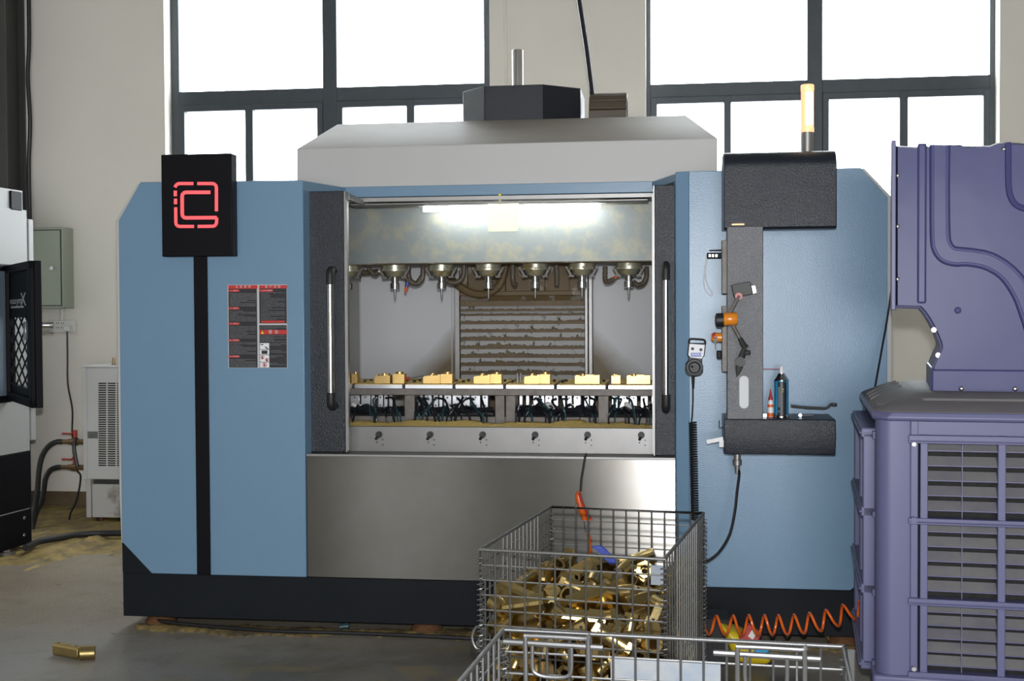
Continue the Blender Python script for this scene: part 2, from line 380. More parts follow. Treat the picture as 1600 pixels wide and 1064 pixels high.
def window(name, x0, x1, zt0, zt1, xm0, xm1, subs, edge):
    """x0,x1 opening; zt transom; xm central mullion; subs = small mullions below the transom; edge = stile width"""
    y0, y1 = FYW-.012, FYW+.05
    m = MB()
    for a, b in ((x0-.02, x0+edge), (x1-edge, x1+.02)): m.bb((a, y0, SILL), (b, y1, HEAD))
    m.bb((xm0, y0, SILL), (xm1, y1, HEAD))
    for a, b in ((x0+edge, xm0), (xm1, x1-edge)):
        for c, d in ((SILL-.02, SILL+.07), (zt0, zt1), (HEAD-.08, HEAD+.02)): m.bb((a-.001, y0+.001, c), (b+.001, y1-.001, d))
        # casement frames below the transom
        for c, d in ((a, a+.045), (b-.045, b)): m.bb((c, y0-.012, SILL+.07), (d, y1-.01, zt0-.01))
        m.bb((a, y0-.010, zt0-.05), (b, y1-.013, zt0)); m.bb((a, y0-.010, SILL+.07), (b, y1-.013, SILL+.12))
    for c, d in subs: m.bb((c, y0-.014, SILL+.07), (d, y1-.016, zt0-.004))
    w = st(m.build(name, 'window_frame', bevel=.004))
    xs = [(x0+edge, xm0), (xm1, x1-edge)]
    for a, b in xs:
        MB().bb((a, FYW+.005, zt1), (b, FYW+.012, HEAD-.08)).build('pane', 'window_glass', w)
        cuts = [a+.045] + [v for s in subs if a < s[0] < b for v in s] + [b-.045]
        for c, d in zip(cuts[0::2], cuts[1::2]):
            MB().bb((c, FYW+.005, SILL+.12), (d, FYW+.012, zt0-.05)).build('pane', 'window_glass', w)
    return w
fx = lambda u, v=150: X(u, v, FYW)
window('window_1', wa[0], wa[1], Z(520, 159, FYW), Z(520, 137, FYW), fx(505), fx(527), [(fx(384), fx(396)), (fx(636), fx(648))], fx(279)-fx(267))
window('window_2', wb[0], wb[1], Z(1275, 146, FYW), Z(1275, 125, FYW), fx(1261), fx(1285), [(fx(1131), fx(1142)), (fx(1405), fx(1418))], .035)
window('window_3', wc[0], wc[1], 3.3, 3.42, -6.88, -6.77, [(-7.5, -7.44), (-6.2, -6.14)], .06)
# thin conduit up the wall between the windows
tag(place(MB().tube([at(791, 130, WY-.012), at(789, 0, WY-.012), at(787, -160, WY-.012)], .012, 8).build('conduit', 'wall_paint'), at(791, 130, WY)),
    'thin wall-coloured conduit running up the wall between the windows', 'conduit')
# steel column at the far left with a loose black cable beside it
cx1 = X(9.5, 150, 3.0); cx0 = cx1-.30
col = MB(); h = HC
col.bb((cx0, 3.0, 0), (cx1, 3.016, h)); col.bb((cx0, 3.27, 0), (cx1, 3.286, h)); col.bb((cx1-.06, 3.015, 0), (cx1-.05, 3.271, h)); col.bb((cx0+.05, 3.015, 0), (cx0+.06, 3.271, h))
o = place(col.build('steel_column', 'beam_dark', bevel=.003), (cx0, 3.1, 0)); tag(o, 'dark grey steel column against the wall at the far left', 'column')
tag(place(MB().tube(smooth_path([at(44, -60, 3.25), at(45.5, 60, 3.25), at(43.5, 120, 3.25), at(47, 190, 3.25), at(45, 260, 3.25), at(46.5, 340, 3.25), at(47, 420, 3.25)]), .016, 8).build('hanging_cable', 'cable_black'), at(46, 300, 2.9)),
    'thick black cable hanging down beside the dark steel column', 'cable')
# cable dropping from the roof into the top of the machine
p0 = at(926, 150, 1.45); p1 = at(905, 0, 1.45)
tag(place(MB().tube([p0, p0+(p1-p0)*.5+Vector((.004, 0, 0)), p1, p1+(p1-p0)*1.3], .016, 8).build('power_cable', 'cable_black'), p0),
    'black cable slanting up from the brown cable chain to the roof', 'cable')

# distribution box, socket strip, plug and cord
bx0, bx1, bz0, bz1 = X(40, 352, 3.12), X(97, 352, 3.12), Z(75, 482, 3.12), Z(75, 355, 3.12)
d = empty('distribution_box', ((bx0+bx1)/2, WY, bz0), label='grey-green steel distribution box fixed to the wall', cat='electrical box')
inv = Vector((-(bx0+bx1)/2, -WY, -bz0))
def loc_build(mb, origin, *a, **k):       # build world-coordinate geometry under a parent sitting at origin
    o = mb.build(*a, **k); o.data.transform(Matrix.Translation(-Vector(origin))); return o
O = d.location.copy()
loc_build(MB().bb((bx0, 3.12, bz0), (bx1, WY-.001, bz1)), O, 'housing', 'box_green', d, bevel=.006)
dz0, dz1, dx1 = Z(75, 477, 3.11), Z(75, 360, 3.11), X(93, 352, 3.11)
loc_build(MB().bb((bx0+.012, 3.117, dz0-.007), (dx1+.008, 3.1205, dz1+.007)), O, 'door_gap', 'beam_dark', d)
dd = loc_build(MB().bb((bx0+.02, 3.110, dz0), (dx1, 3.119, dz1)), O, 'door', 'box_green', d, bevel=.002)
loc_build(MB().cyl(at(81, 419, 3.10), (0, 1, 0), .016, .012, 16), O, 'lock', 'chrome', dd)
s0 = (X(75, 520, 3.25), 3.25, Z(95, 520, 3.25)); s1 = (X(116, 501, 3.25), WY-.001, Z(95, 500, 3.25))
ss = empty('socket_strip', (s0[0], WY, s0[2]), label='white multi-socket strip on the wall under the green box', cat='socket')
O = ss.location.copy()
loc_build(MB().bb(s0, s1), O, 'housing', 'outlet_white', ss, bevel=.006)
for i in range(3):
    u = 82+8*i; m = MB()
    for du, dv in ((-1.5, 505), (1.5, 505), (-1.8, 512), (1.8, 512)): m.box(at(u+du, dv, 3.2485), (.004, .003, .010))
    loc_build(m, O, 'socket', 'rubber', ss)
loc_build(MB().cyl(at(97, 491, 3.28), (0, 0, 1), .018, .17, 10), O, 'conduit', 'outlet_white', ss)
pl = empty('power_lead', at(105, 515, 3.22), label='black power cord with white plug hanging from the socket strip', cat='cord')
O = pl.location.copy()
loc_build(MB().box(at(105, 513, 3.225), (.05, .045, .045)), O, 'plug', 'outlet_white', pl, bevel=.008)
loc_build(MB().tube(smooth_path([at(105, 518, 3.2), at(105.5, 560, 3.2), at(106, 600, 3.2), at(113, 640, 3.15), at(113, 680, 2.95), at(119, 730, 2.9), at(126, 745, 2.85), at(120, 780, 2.8), at(109, 806, 2.7), at(112, 826, 2.62), at(128, 836, 2.55), at(160, 839, 2.45), at(187, 848, 2.2), at(200, 849, 2.1)]), .0072, 8), O, 'cord', 'cable_black', pl)
# brown dirty strip at the foot of the wall
tag(place(MB().bb((X(40, 800, 3.29), 3.285, .0), (X(200, 800, 3.29), 3.299, .17)).build('baseboard_back', 'dirt_wall'), (-4.6, 3.3, 0)), kind='structure')
# ------------------------------------------------------------------ the machining centre (origin on the floor, X = 0)
MC = empty('machining_centre', label='large light-blue seven-spindle machining centre with open doors and white hood', cat='machine')
def P(mb, name, mats, parent=None, **k): return mb.build(name, mats, parent or MC, **k)
def q(u, v, y=0): p = at(u, v, y); return (p.x, p.z)
ZT, ZA, ZB, Z0 = 2.223, .881, .275, .057   # panel top, sill, plinth top, plinth bottom
XL, XLi, XRi, XR = -2.728, -1.780, .0165, .978
# front panels
lp = [(-2.612, ZT), (XLi, ZT-.006), (XLi, ZB), (-2.577, ZB), (XL-.003, .43), (XL, 2.035)]
P(MB().xz(lp, 0, .03), 'front_panel', 'blue_paint', bevel=.004)
rp = [(.078, ZT), (.858, ZT), (XR, 2.087), (XR, .43), (.815, ZB), (.078, ZB)]
m = MB().xz(rp, 0, .03)
m.loft([[(XRi, .022, z), (.078, 0, z), (.078, .03, z), (XRi, .03, z)] for z in (ZB, ZT)])
P(m, 'front_panel', 'blue_paint', bevel=.003)
# grey cabinets behind the panels (the working chamber lies between them)
gl = [(-2.640, ZT-.004), (-2.0, ZT-.004), (-2.0, ZB), (-2.745, ZB), (-2.757, .66), (-2.757, 2.035)]
P(MB().xz(gl, .031, 2.25), 'side_cabinet', 'grey_body', bevel=.004)
gr = [(.2, ZT), (.880, ZT), (1.004, 2.087), (1.004, .66), (.99, ZB), (.2, ZB)]
P(MB().xz(gr, .031, 2.25), 'side_cabinet', 'grey_body', bevel=.004)
# plinth with its raised corners
m = MB().bb((-2.731, .006, Z0), (.985, 2.3, ZB-.001))
m.xz([(-2.731, ZB-.002), (-2.58, ZB-.002), (-2.734, .426)], .004, .03)
m.xz([(-2.745, ZB-.002), (-2.60, ZB-.002), (-2.60, .64), (-2.745, .66)], .0305, .10)
m.xz([(.985, ZB-.002), (.82, ZB-.002), (.982, .426)], .004, .03)
P(m, 'plinth', 'plinth_paint', bevel=.003)
foot = MB().lathe((0, 0, 0), (0, 0, 1), [(0, .078), (.02, .08), (.035, .066), (.05, .05), (.056, .03)], 11).cyl((0, 0, .04), (0, 0, 1), .022, .04, 10).box((0, .0, .029), (.10, .08, .014))
f0 = P(foot, 'levelling_foot', 'rust'); f0.location = (-2.57, .09, 0)
for x, y in ((-1.2, .1), (.1, .1), (.8, .1), (-2.55, 2.1), (.8, 2.1)):
    c = f0.copy(); COL.objects.link(c); c.parent = MC; c.location = (x, y, 0)
# black stripe
P(MB().bb((-2.338, -.008, ZB), (-2.268, .001, 1.86)), 'black_stripe', 'black_paint', bevel=.002)

# splayed reveals, header and door leaves
YI = .37
XLo, XRo = -1.668, -.098                  # inner ends of the splays
DZT = Z(520, 298.5, .07)
P(MB().xy([(XLi, .012), (XLo, YI), (XLo-.03, YI+.01), (XLi-.02, .032)], DZT-.001, ZT-.008).xy([(XLi, .012), (XLi+.010, .069), (XLi-.01, .069), (XLi-.01, .032)], ZA-.02, DZT), 'door_reveal', 'blue_paint')
P(MB().xy([(XRi, .026), (XRo, YI), (XRo+.03, YI+.01), (XRi+.02, .04)], DZT+.012, ZT-.008).xy([(XRi, .026), (XRi-.006, .069), (XRi+.02, .069), (XRi+.02, .04)], ZA-.02, DZT+.012), 'door_reveal', 'blue_paint')
P(MB().bb((XLo-.06, YI, Z(700, 306, YI)), (XRo+.06, YI+.05, ZT-.004)), 'header', 'blue_paint', bevel=.003)
m = MB().bb((XLo-.02, YI-.02, Z(700, 314.5, YI)), (XRo+.02, YI+.10, Z(700, 307, YI)))
m.bb((XLo+.02, YI+.005, Z(700, 318.5, YI)), (XRo-.02, YI+.11, Z(700, 315.5, YI)))
P(m, 'door_rail', 'steel', bevel=.003)
def door(x0, x1, sgn, hu, hv0, hv1):
    """sliding leaf standing just inside the splay; sgn = side of the opening"""
    y0, y1 = .07, .105
    D = P(MB().bb((x0, y0, ZA+.002), (x1, y1, Z(520, 298.5, y0))), 'door', 'dark_paint', bevel=.004)
    xe = x1 if sgn > 0 else x0
    P(MB().bb((xe, y0+.004, ZA+.002), (xe+sgn*.007, y1+.03, Z(520, 299, y0))).bb((xe, y0+.012, ZA+.01), (xe+sgn*.012, y0+.022, Z(520, 312, y0))), 'edge_strip', 'steel', D)
    hy = .0; hx = X(hu, (hv0+hv1)/2, hy); zt, zb = Z(hu, hv0, hy), Z(hu, hv1, hy)
    P(MB().cyl((hx, hy, (zt+zb)/2), (0, 0, 1), .0168, zt-zb-.10, 20), 'handle_bar', 'chrome', D)
    for zz, s in ((zt, -1), (zb, 1)):
        m = MB().tube([(hx, y0, zz+s*.026), (hx, hy+.018, zz+s*.024), (hx, hy+.004, zz+s*.03), (hx, hy, zz+s*.045), (hx, hy, zz+s*.095)], [.018, .019, .0205, .0205, .0205], 16)
        P(m, 'handle_bracket', 'rubber', D, smooth=60)
door(XLi-.012, X(538.5, 500, .07), 1, 516.5, 414, 644)
door(X(1023, 500, .07), XRi+.012, -1, 1040.5, 406, 648)
m = MB().loft([[at(u, v, y).to_tuple() for u, v in ((543, 302), (546, 302), (546, 312), (543, 312))] if y < .2 else [at(u, v, y).to_tuple() for u, v in ((568, 316), (573, 316), (573, 322), (568, 322))] for y in (.14, .40)])
P(m, 'door_rail', 'steel')

# hood
yh0, yh1 = YI+.012, 1.05
hx0, hx1 = X(463.5, 232, yh0), X(1121, 213, yh0); hz0 = Z(463.5, 232, yh0); hz1 = hz0+.225
hi0, hi1 = X(527, 192, yh1), X(1072, 179, yh1)
m = MB().loft([[(hx0, yh0, 2.2), (hx1, yh0, 2.2), (hx1, 2.3, 2.2), (hx0, 2.3, 2.2)], [(hx0, yh0, hz0), (hx1, yh0, hz0+.004), (hx1, 2.3, hz0+.004), (hx0, 2.3, hz0)]])
hd = P(m, 'hood', 'white_paint', bevel=.004)
m = MB().loft([[(hx0+.001, yh0+.001, hz0-.001), (hx1-.001, yh0+.001, hz0+.003), (hx1-.001, 2.299, hz0+.003), (hx0+.001, 2.299, hz0-.001)],
        [(hi0, yh1, hz1), (hi1, yh1, hz1), (hi1, 2.0, hz1), (hi0, 2.0, hz1)]])
P(m, 'hood_top', 'white_dusty', hd, bevel=.003)
# apron, sill and bolted sill plate
m = MB().bb((XLi+.002, .010, ZB), (XRi-.002, .03, ZA)).bb((XLi+.002, .006, ZA-.012), (XRi-.002, .022, ZA+.001), mat=1)
P(m, 'apron', ['brush_steel', 'steel'], bevel=.002)
ap = MC.children[-1]
SY = .19
P(MB().bb((XLi+.002, .022, ZA-.03), (XRi-.002, SY, ZA-.004)), 'sill', 'steel')
zs0, zs1, zs2 = ZA-.02, Z(700, 694, SY), Z(700, 668, SY)
m = MB().yz([(SY-.012, zs0), (SY, zs1), (SY+.012, zs2), (SY+.05, zs2), (SY+.05, zs0)], XLi+.01, XRi-.01)
sp_ = P(m, 'sill_plate', 'sill_steel')
for i, u in enumerate((592, 672, 754, 836, 918, 1002)):
    v = 679.5+(i-3)*.15
    p = at(u, v, SY-.004)
    m = MB().cyl(p, (0, 1, 0), .0165, .012, 18).cyl(p+Vector((0, -.012, 0)), (0, 1, 0), .011, .016, 6)
    m.cyl(p+Vector((-.004, -.018, -.012)), (.3, 1, .5), .007, .03, 10)
    P(m, 'bolt', 'rubber', sp_)
    for du, dv in ((6, 8), (-3, 12), (6, 16)):
        P(MB().cyl(at(u+du, v+dv, SY-.008), (0, 1, 0), .0032, .006, 8), 'screw_hole', 'rubber', sp_)

# working chamber
BY = 1.9
xb0 = X(559, 500, BY); wxm = (X(718, 500, BY)+X(918, 500, BY))/2
o = P(MB().bb((xb0-.01, BY, .5), (.22, BY+.03, 2.21)), 'chamber_back', 'interior_stained', smooth=0)
o.data.transform(Matrix.Translation((-wxm, 0, -1.1))); o.location = (wxm, 0, 1.1)
P(MB().bb((-2.06, .4, .5), (xb0, BY+.01, 2.21)), 'chamber_side', 'interior_grey')
P(MB().bb((.192, .4, .5), (.23, BY+.01, 2.21)), 'chamber_side', 'interior_grey')
P(MB().bb((-1.92, 1.05, 2.34), (.20, BY+.03, 2.37)), 'chamber_roof', 'interior_grey')
P(MB().bb((xb0+.001, .44, .74), (.2, BY-.001, .78)), 'chamber_floor', 'mud_brown')
# joint lines on the back wall
m = MB()
for u in (563, 706): m.bb((X(u, 500, BY)-.003, BY-.004, .9), (X(u, 500, BY)+.003, BY+.001, 2.3))
P(m, 'panel_joint', 'grey_body')

# column casting and way cover
wx0, wx1, WYC = X(719, 500, BY-.08), X(914, 500, BY-.08), BY-.08
m = MB(); zc0, zc1 = Z(800, 462, WYC), 2.36
m.bb((wx0, WYC+.02, zc0), (wx1, BY-.002, zc1))
for a, b in ((719, 731), (776, 790), (842, 852), (890, 914)): m.bb((X(a, 450, WYC), WYC-.02, zc0), (X(b, 450, WYC), WYC+.03, zc1))
m.bb((wx0, WYC-.03, Z(800, 462, WYC)), (wx1, WYC+.03, Z(800, 455, WYC)))
P(m, 'column_casting', 'casting_muddy', bevel=.004)
for a, b in ((711, 719), (914, 919), (920, 926)): P(MB().bb((X(a, 520, WYC), WYC-.02, .9), (X(b, 520, WYC), BY-.001, Z(800, 422, WYC))), 'cover_guide', 'steel', bevel=.003)
edges = [463, 479, 487, 494, 507, 520, 533, 546, 559.5, 572.5, 586, 600, 615]
wcv = P(MB().bb((wx0, BY-.03, .9), (wx1, BY-.004, Z(800, 463, WYC))), 'way_cover', 'mud_brown')
for i, (a, b) in enumerate(zip(edges, edges[1:])):
    za, zb = Z(816, a, WYC), Z(816, b, WYC); y = WYC-.012; lip = (za-zb)*(.36 if i else .5)
    o = P(MB().yz([(y+.028, za), (y+.024, za+.004), (y-.002, zb+lip), (y+.02, zb+lip), (y+.03, za-.004)], wx0+.003, wx1-.003), 'cover_slat', 'slat_muddy' if i not in (0,) else 'casting_muddy', wcv, smooth=0)
    o.data.transform(Matrix.Translation((-wxm+.17*i, 0, -za))); o.location = (wxm-.17*i, 0, za)
    # folded lower lip caked with brown mud, its edge ragged
    rn = random.Random(i+5); n = 60; xs = [wx0+.003+(wx1-wx0-.006)*k/n for k in range(n+1)]
    reach = [(.002+.006*rn.random())+(.02 if i > 5 else .012)*max(0, (1-abs(k/n-.42-.05*(i-8))*3.2))*rn.random()*(i > 4) for k in range(n+1)]
    m = MB().loft([[(x, y-.004, zb+.003), (x, y-.006, zb+lip+r_), (x, y+.004, zb+lip+r_+.002), (x, y+.012, zb+.003)] for x, r_ in zip(xs, reach)])
    P(m, 'mud_lip', 'mud_brown', wcv, smooth=0)

# spindle carriage: mottled cover, brown underside, seven spindles
CY = .85; cz = Z(780, 409.5, CY)
m = MB().bb((-2.0, CY, cz), (.18, CY+.012, 2.355)).bb((-2.0, CY-.004, cz), (.18, CY+.02, cz+.006))
P(m, 'carriage_cover', 'galvanised')
P(MB().bb((-1.98, CY+.02, cz+.012), (.17, 1.5, cz+.10)).bb((-1.98, CY+.03, cz-.004), (.17, CY+.12, cz+.012)), 'carriage_base', 'casting_muddy')
SYp = 1.12
spx = [X(617+73.1*i, 435, SYp) for i in range(-1, 6)]
zz = lambda v: Z(760, v, SYp)
def spindle(x):
    S = P(MB().lathe((x, SYp, 0), (0, 0, 1), [(cz+.012, .075), (zz(419), .075), (zz(419)-.001, .067), (zz(430.5), .047), (zz(431.5), .043)], 24)
          .ring((x, SYp, zz(421)), (0, 0, 1), .082, .06, .012, 24), 'spindle', 'flange_muddy')
    P(MB().lathe((x, SYp, 0), (0, 0, 1), [(zz(430), .040), (zz(433), .038), (zz(433.4), .022), (zz(441), .020), (zz(441.4), .0265), (zz(450.4), .0265), (zz(451), .017)], 20), 'tool_holder', 'chrome', S)
    P(MB().lathe((x, SYp, 0), (0, 0, 1), [(zz(451), .0065), (zz(463), .0065), (zz(468), .003)], 12), 'cutting_tool', 'steel', S)
    # clamp ears left and right of the nose
    for s in (-1, 1):
        m = MB()
        m.loft([[(x+s*a, SYp-.02, z1), (x+s*(a+.014), SYp-.02, z1), (x+s*(a+.014), SYp+.02, z1), (x+s*a, SYp+.02, z1)] for a, z1 in ((.080, zz(418)), (.052, zz(432)))])
        m.box((x+s*.058, SYp, zz(432.5)), (.03, .035, .010))
        P(m, 'clamp_ear', 'cast_steel', S)
for x in spx: spindle(x)
# coolant pipes and segmented nozzles between the spindles (pixel paths at the spindle plane)
NY = SYp+.03
def nozzle(pts, tip=None, r=.0135, seg=True):
    pp = smooth_path([at(u, v, NY) for u, v in pts], 6)
    rr = [r*(1.0+(.16 if (i % 2 and seg) else 0)) for i in range(len(pp))]
    o = P(MB().tube(pp, rr, 10), 'coolant_hose', 'chain_brown')
    if tip: 
        a, b = at(*tip[0], NY), at(*tip[1], NY)
        P(MB().tube([a, a*.55+b*.45], [.012, .011], 10), 'nozzle_collar', tip[2], o)
        P(MB().tube([a*.55+b*.45, b], [.010, .005], 10), 'nozzle_tip', 'orange_plastic', o)
nozzle([(638, 415), (638.5, 430), (642, 439), (651, 443), (659, 437), (661, 424), (661, 414)], ((637, 440), (633, 458), 'blue_plastic'))
nozzle([(660, 431), (651, 443), (642, 441), (634, 434)])
nozzle([(725, 414), (723, 432), (714, 441), (703, 441), (696, 437)])
nozzle([(801, 414), (801, 432), (803, 442), (807, 446)], None)
nozzle([(869, 414), (870, 430), (870, 446)], None)
nozzle([(945.5, 416), (945.5, 436), (949, 440), (957, 437)], ((956, 438), (965, 430), 'chain_brown'))
nozzle([(1010, 416), (1010, 432), (1005, 442), (997, 445), (989, 440)])
nozzle([(575, 419), (585, 428), (592, 424)], ((592, 424), (600, 418), 'aluminium'))
o = P(MB().tube(smooth_path([at(u, v, 1.6) for u, v in ((700, 432), (716, 446), (738, 458), (760, 459), (778, 448), (786, 432), (790, 414))]), .024, 10), 'looped_hose', 'mud_brown')
o = P(MB().tube([at(600, 427, 1.3), at(612, 427, 1.3)], .02, 10).tube([at(565, 426, 1.3), at(592, 424, 1.3)], .016, 10, mat=1), 'pipe_fitting', ['copper_fitting', 'chain_brown'])

# lamp under the header and a paper tag hanging before it
LY = .68
la, lb = at(662, 326, LY), at(938, 322.5, LY)
wl = P(MB().bb((la.x-.03, LY-.02, la.z+.012), (lb.x+.03, LY+.04, la.z+.04)), 'work_lamp', 'aluminium')
P(MB().tube([(la.x, LY, la.z-.004), (lb.x, LY, la.z-.004)], .0135, 12), 'tube', 'led_white', wl)

# logo box
LB = -.075
sx0, sx1, sz0, sz1 = X(252, 300, LB), X(362, 300, LB), Z(305, 400.5, LB), Z(305, 240.5, LB)
lg = P(MB().bb((sx0, LB, sz0), (sx1, 0, sz1)), 'logo_box', 'black_paint', bevel=.004)
def pw(pts, w, mb):                        # flat strokes in the plane of the box face
    pts = [Vector(p) for p in pts]
    for a, b in zip(pts, pts[1:]):
        d = (b-a).normalized(); n = Vector((-d.y, d.x))*w/2; e = d*w*.02
        mb.xz([(p.x, p.y) for p in (a-e-n, b+e-n, b+e+n, a-e+n)], LB-.004, LB-.0005)
def rr(pts):                               # pixels on the face, straight chain
    return [Vector((at(u, v, LB-.002).x, at(u, v, LB-.002).z)) for u, v in pts]
m = MB(); W = .0150
for ch in ([(273.5, 292.5), (275.5, 288.6), (279.5, 286.8), (302, 286.8)], [(308.5, 286.8), (333, 286.8), (336.5, 288.5), (338.2, 292), (338.2, 330)],
           [(274, 298), (274, 306.5)], [(274.3, 310.5), (274.3, 319)], [(274.5, 324), (274.8, 349), (276.5, 352.5), (280.5, 353.8), (303, 353.8)],
           [(309, 353.8), (334, 353.5), (337.5, 351), (338.6, 346), (338.6, 340)]):
    pw(rr(ch), W, m)
pw(rr([(328.5, 300.5), (290, 300.5), (286, 302), (284.6, 306), (284.8, 335), (286, 339), (290, 340.4), (338.5, 340)]), W*1.12, m)
P(m, 'logo', 'logo_red', lg, smooth=0)
# ------------------------------------------------------------------ worktable
TY = .55                                  # front of the fixture plates
tz1, tz0 = Z(789, 600.5, TY), Z(789, 607.3, TY)
px = [X(u, 603, TY) for u in (474, 553, 632, 710.5, 789.5, 869, 949.5, 1031)]
bz1_, bz0_ = tz0-.001, Z(789, 618, TY+.02)
wt = P(MB().bb((-1.95, TY+.02, bz0_), (.15, TY+.62, bz1_)), 'worktable', 'cast_steel', bevel=.003)
for i in range(7):
    m = MB().bb((px[i]+.004, TY, tz0), (px[i+1]-.012, TY+.5, tz1-.004)).bb((px[i]+.006, TY+.01, tz1-.004), (px[i+1]-.014, TY+.498, tz1), mat=1)
    fp = P(m, 'fixture_plate', ['aluminium', 'brass_chips'], wt, bevel=0)
    for dx, dy in ((.02, .16), (.03, .26), (.215, .16), (.20, .28), (.235, .24)):
        P(MB().cyl((px[i]+dx, TY+dy, tz1+.006), (0, 0, 1), .008, .014, 8), 'bolt', 'rubber', fp)
fz = Z(789, 656, TY+.05)                  # foot rail
for a, b in ((481, 497), (632, 648), (773.5, 788.5), (790, 805.5), (934.5, 951)):
    P(MB().bb((X(a, 637, TY+.03), TY+.03, fz-.02), (X(b, 637, TY+.03), TY+.14, bz0_)), 'table_post', 'cast_steel', wt, bevel=.003)
P(MB().bb((-1.95, TY+.035, fz-.05), (.15, TY+.5, fz+.018)), 'foot_rail', 'cast_steel', wt, bevel=.003)
# pneumatic cylinders hanging in the bays
CYL = TY+.20
for bay in ((500, 631), (650, 772), (808, 933), (953, 1026)):
    u = bay[0]+3
    while u < bay[1]-6:
        w = random.choice((7, 9, 11, 13, 16))
        if u+w > bay[1]-1: break
        a, b = X(u, 628, CYL), X(u+w-1.6, 628, CYL)
        dy = random.uniform(-.012, .012)
        m = MB().bb((a, CYL+dy, Z(789, 637+random.uniform(-.6, .6), CYL)), (b, CYL+.07, bz0_))
        if w > 8: m.cyl(((a+b)/2, CYL+dy-.003, Z(789, 621.5, CYL)), (0, 1, 0), .005, .01, 10, mat=1).cyl(((a+b)/2, CYL+dy-.003, Z(789, 634, CYL)), (0, 1, 0), .005, .01, 10, mat=1)
        P(m, 'air_cylinder', ['aluminium', 'cast_steel'], wt, bevel=.002)
        u += w+random.choice((0, 0, 1, 4))
# air hoses bending down into the chips
hn = 0
for bay, n in (((500, 630), 20), ((650, 771), 24), ((808, 932), 24), ((953, 1024), 14)):
    for k in range(n):
        u0 = random.uniform(bay[0]+2, bay[1]-4); u1 = min(max(u0+random.uniform(-26, 26), bay[0]-2), bay[1]+4)
        y0 = TY+random.uniform(.10, .18); y1 = TY-random.uniform(.0, .06)+random.choice((0, .02, .06))
        v0 = random.choice((622, 624, 634, 636, 640)); v1 = 660
        top = at(u0, v0, y0); bot = at(u1, v1, y1)
        s = random.uniform(-8, 8)
        pts = [top+Vector((0, .03, 0)), top, at(u0+(u1-u0)*.25+s, v0+(v1-v0)*.15-random.uniform(0, 6), y0*.6+y1*.4), at(u1-(u1-u0)*.15, v1-12, y1+.01), bot, bot-Vector((0, 0, .05))]
        P(MB().tube(smooth_path(pts, 5), random.choice((.0048, .0058, .0065)), 6), 'air_hose', random.choice(('hose_black', 'hose_black', 'hose_black', 'hose_teal')), wt)
# bundles tying the hoses together behind
for bay in ((502, 630), (650, 771), (808, 932), (953, 1024)):
    for k in range(2):
        v = 640+4*k
        pts = [at(bay[0]+(bay[1]-bay[0])*t, v+random.uniform(-4, 4), TY+.15+random.uniform(-.02, .02)) for t in (0, .2, .4, .6, .8, 1)]
        P(MB().tube(smooth_path(pts, 5), .013, 8), 'hose_bundle', 'hose_black', wt)
    p = at(bay[0]+(bay[1]-bay[0])*.42, 634, TY+.14)
    P(MB().lathe(p, (1, 0, -.6), [(-.03, .004), (-.02, .013), (.015, .013), (.03, .005)], 10), 'zip_tie', 'outlet_white', wt)
# chips lying in the tray between sill plate and table
def chips(name, x0, x1, y0, y1, zf, nx, ny, matn, origin):
    vs, fs = [], []
    for j in range(ny+1):
        for i in range(nx+1):
            x = x0+(x1-x0)*i/nx; y = y0+(y1-y0)*j/ny
            vs.append((x, y, zf(x, y, i, j)))
    for j in range(ny):
        for i in range(nx):
            a = j*(nx+1)+i; fs.append((a, a+1, a+nx+2, a+nx+1))
    m = MB()._add(vs, fs); return place(m.build(name, matn), origin)
ztr = Z(700, 668, SY+.04); zb_ = Z(700, 658.5, TY-.02)
def zf(x, y, i, j):
    t = (y-SY-.04)/(TY+.01-SY)
    if t < 0 or j == 0: return ztr-.04
    return ztr-.008+(zb_-ztr+.008)*min(1, t*1.15)+.006*sin(x*9)+.005*sin(x*23+1)+random.uniform(-.004, .004) - (.03 if t > 1 else 0)
tag(chips('brass_chips', -1.95, .17, SY+.03, TY+.12, zf, 260, 14, 'brass_chips', (-.9, .5, ztr)), 'drift of golden brass chips in the tray below the worktable', 'metal chips', kind='stuff')

# brass workpieces clamped on the plates
wz = tz1
def workpiece(x, y, w, h, kind):
    """stepped cast block: long body with two lugs, round-nosed end block beside it"""
    if kind == 0:
        prof = [(0, 0), (w*.53, 0), (w*.53, h*.86), (w*.46, h*.86), (w*.46, h), (w*.36, h), (w*.36, h*.84), (w*.12, h*.80), (w*.10, h*.92), (w*.05, h*.92), (w*.04, h*.74), (0, h*.62)]
    elif kind == 1:
        prof = [(0, 0), (w*.60, 0), (w*.60, h*.96), (w*.50, h*.96), (w*.50, h*.86), (w*.34, h*.86), (w*.34, h*.98), (w*.26, h*.98), (w*.26, h*.84), (w*.06, h*.80), (0, h*.7)]
    else:
        prof = [(0, 0), (w*.98, 0), (w*.98, h*.96), (w*.74, h*.94), (w*.74, h), (w*.40, h), (w*.40, h*.86), (w*.2, h*.84), (w*.2, h*.94), (w*.05, h*.94), (0, h*.84)]
    m = MB().xz([(a, b) for a, b in prof], 0, .06)
    if kind < 2:
        m.xz([(w*.60, 0), (w, 0), (w, h*.98), (w*.9, h*.98), (w*.9, h), (w*.62, h), (w*.60, h*.9)], .012, .075)
        m.cyl((w*.80, .045, h+.004), (0, 0, 1), w*.13, .012, 16)
    m.ring((w*.3, .03, h*.86), (0, 0, 1), .014, .008, .02, 14)
    o = m.build('brass_workpiece', 'brass_cast', bevel=.0025); o.location = (x, y, wz+.001); return o
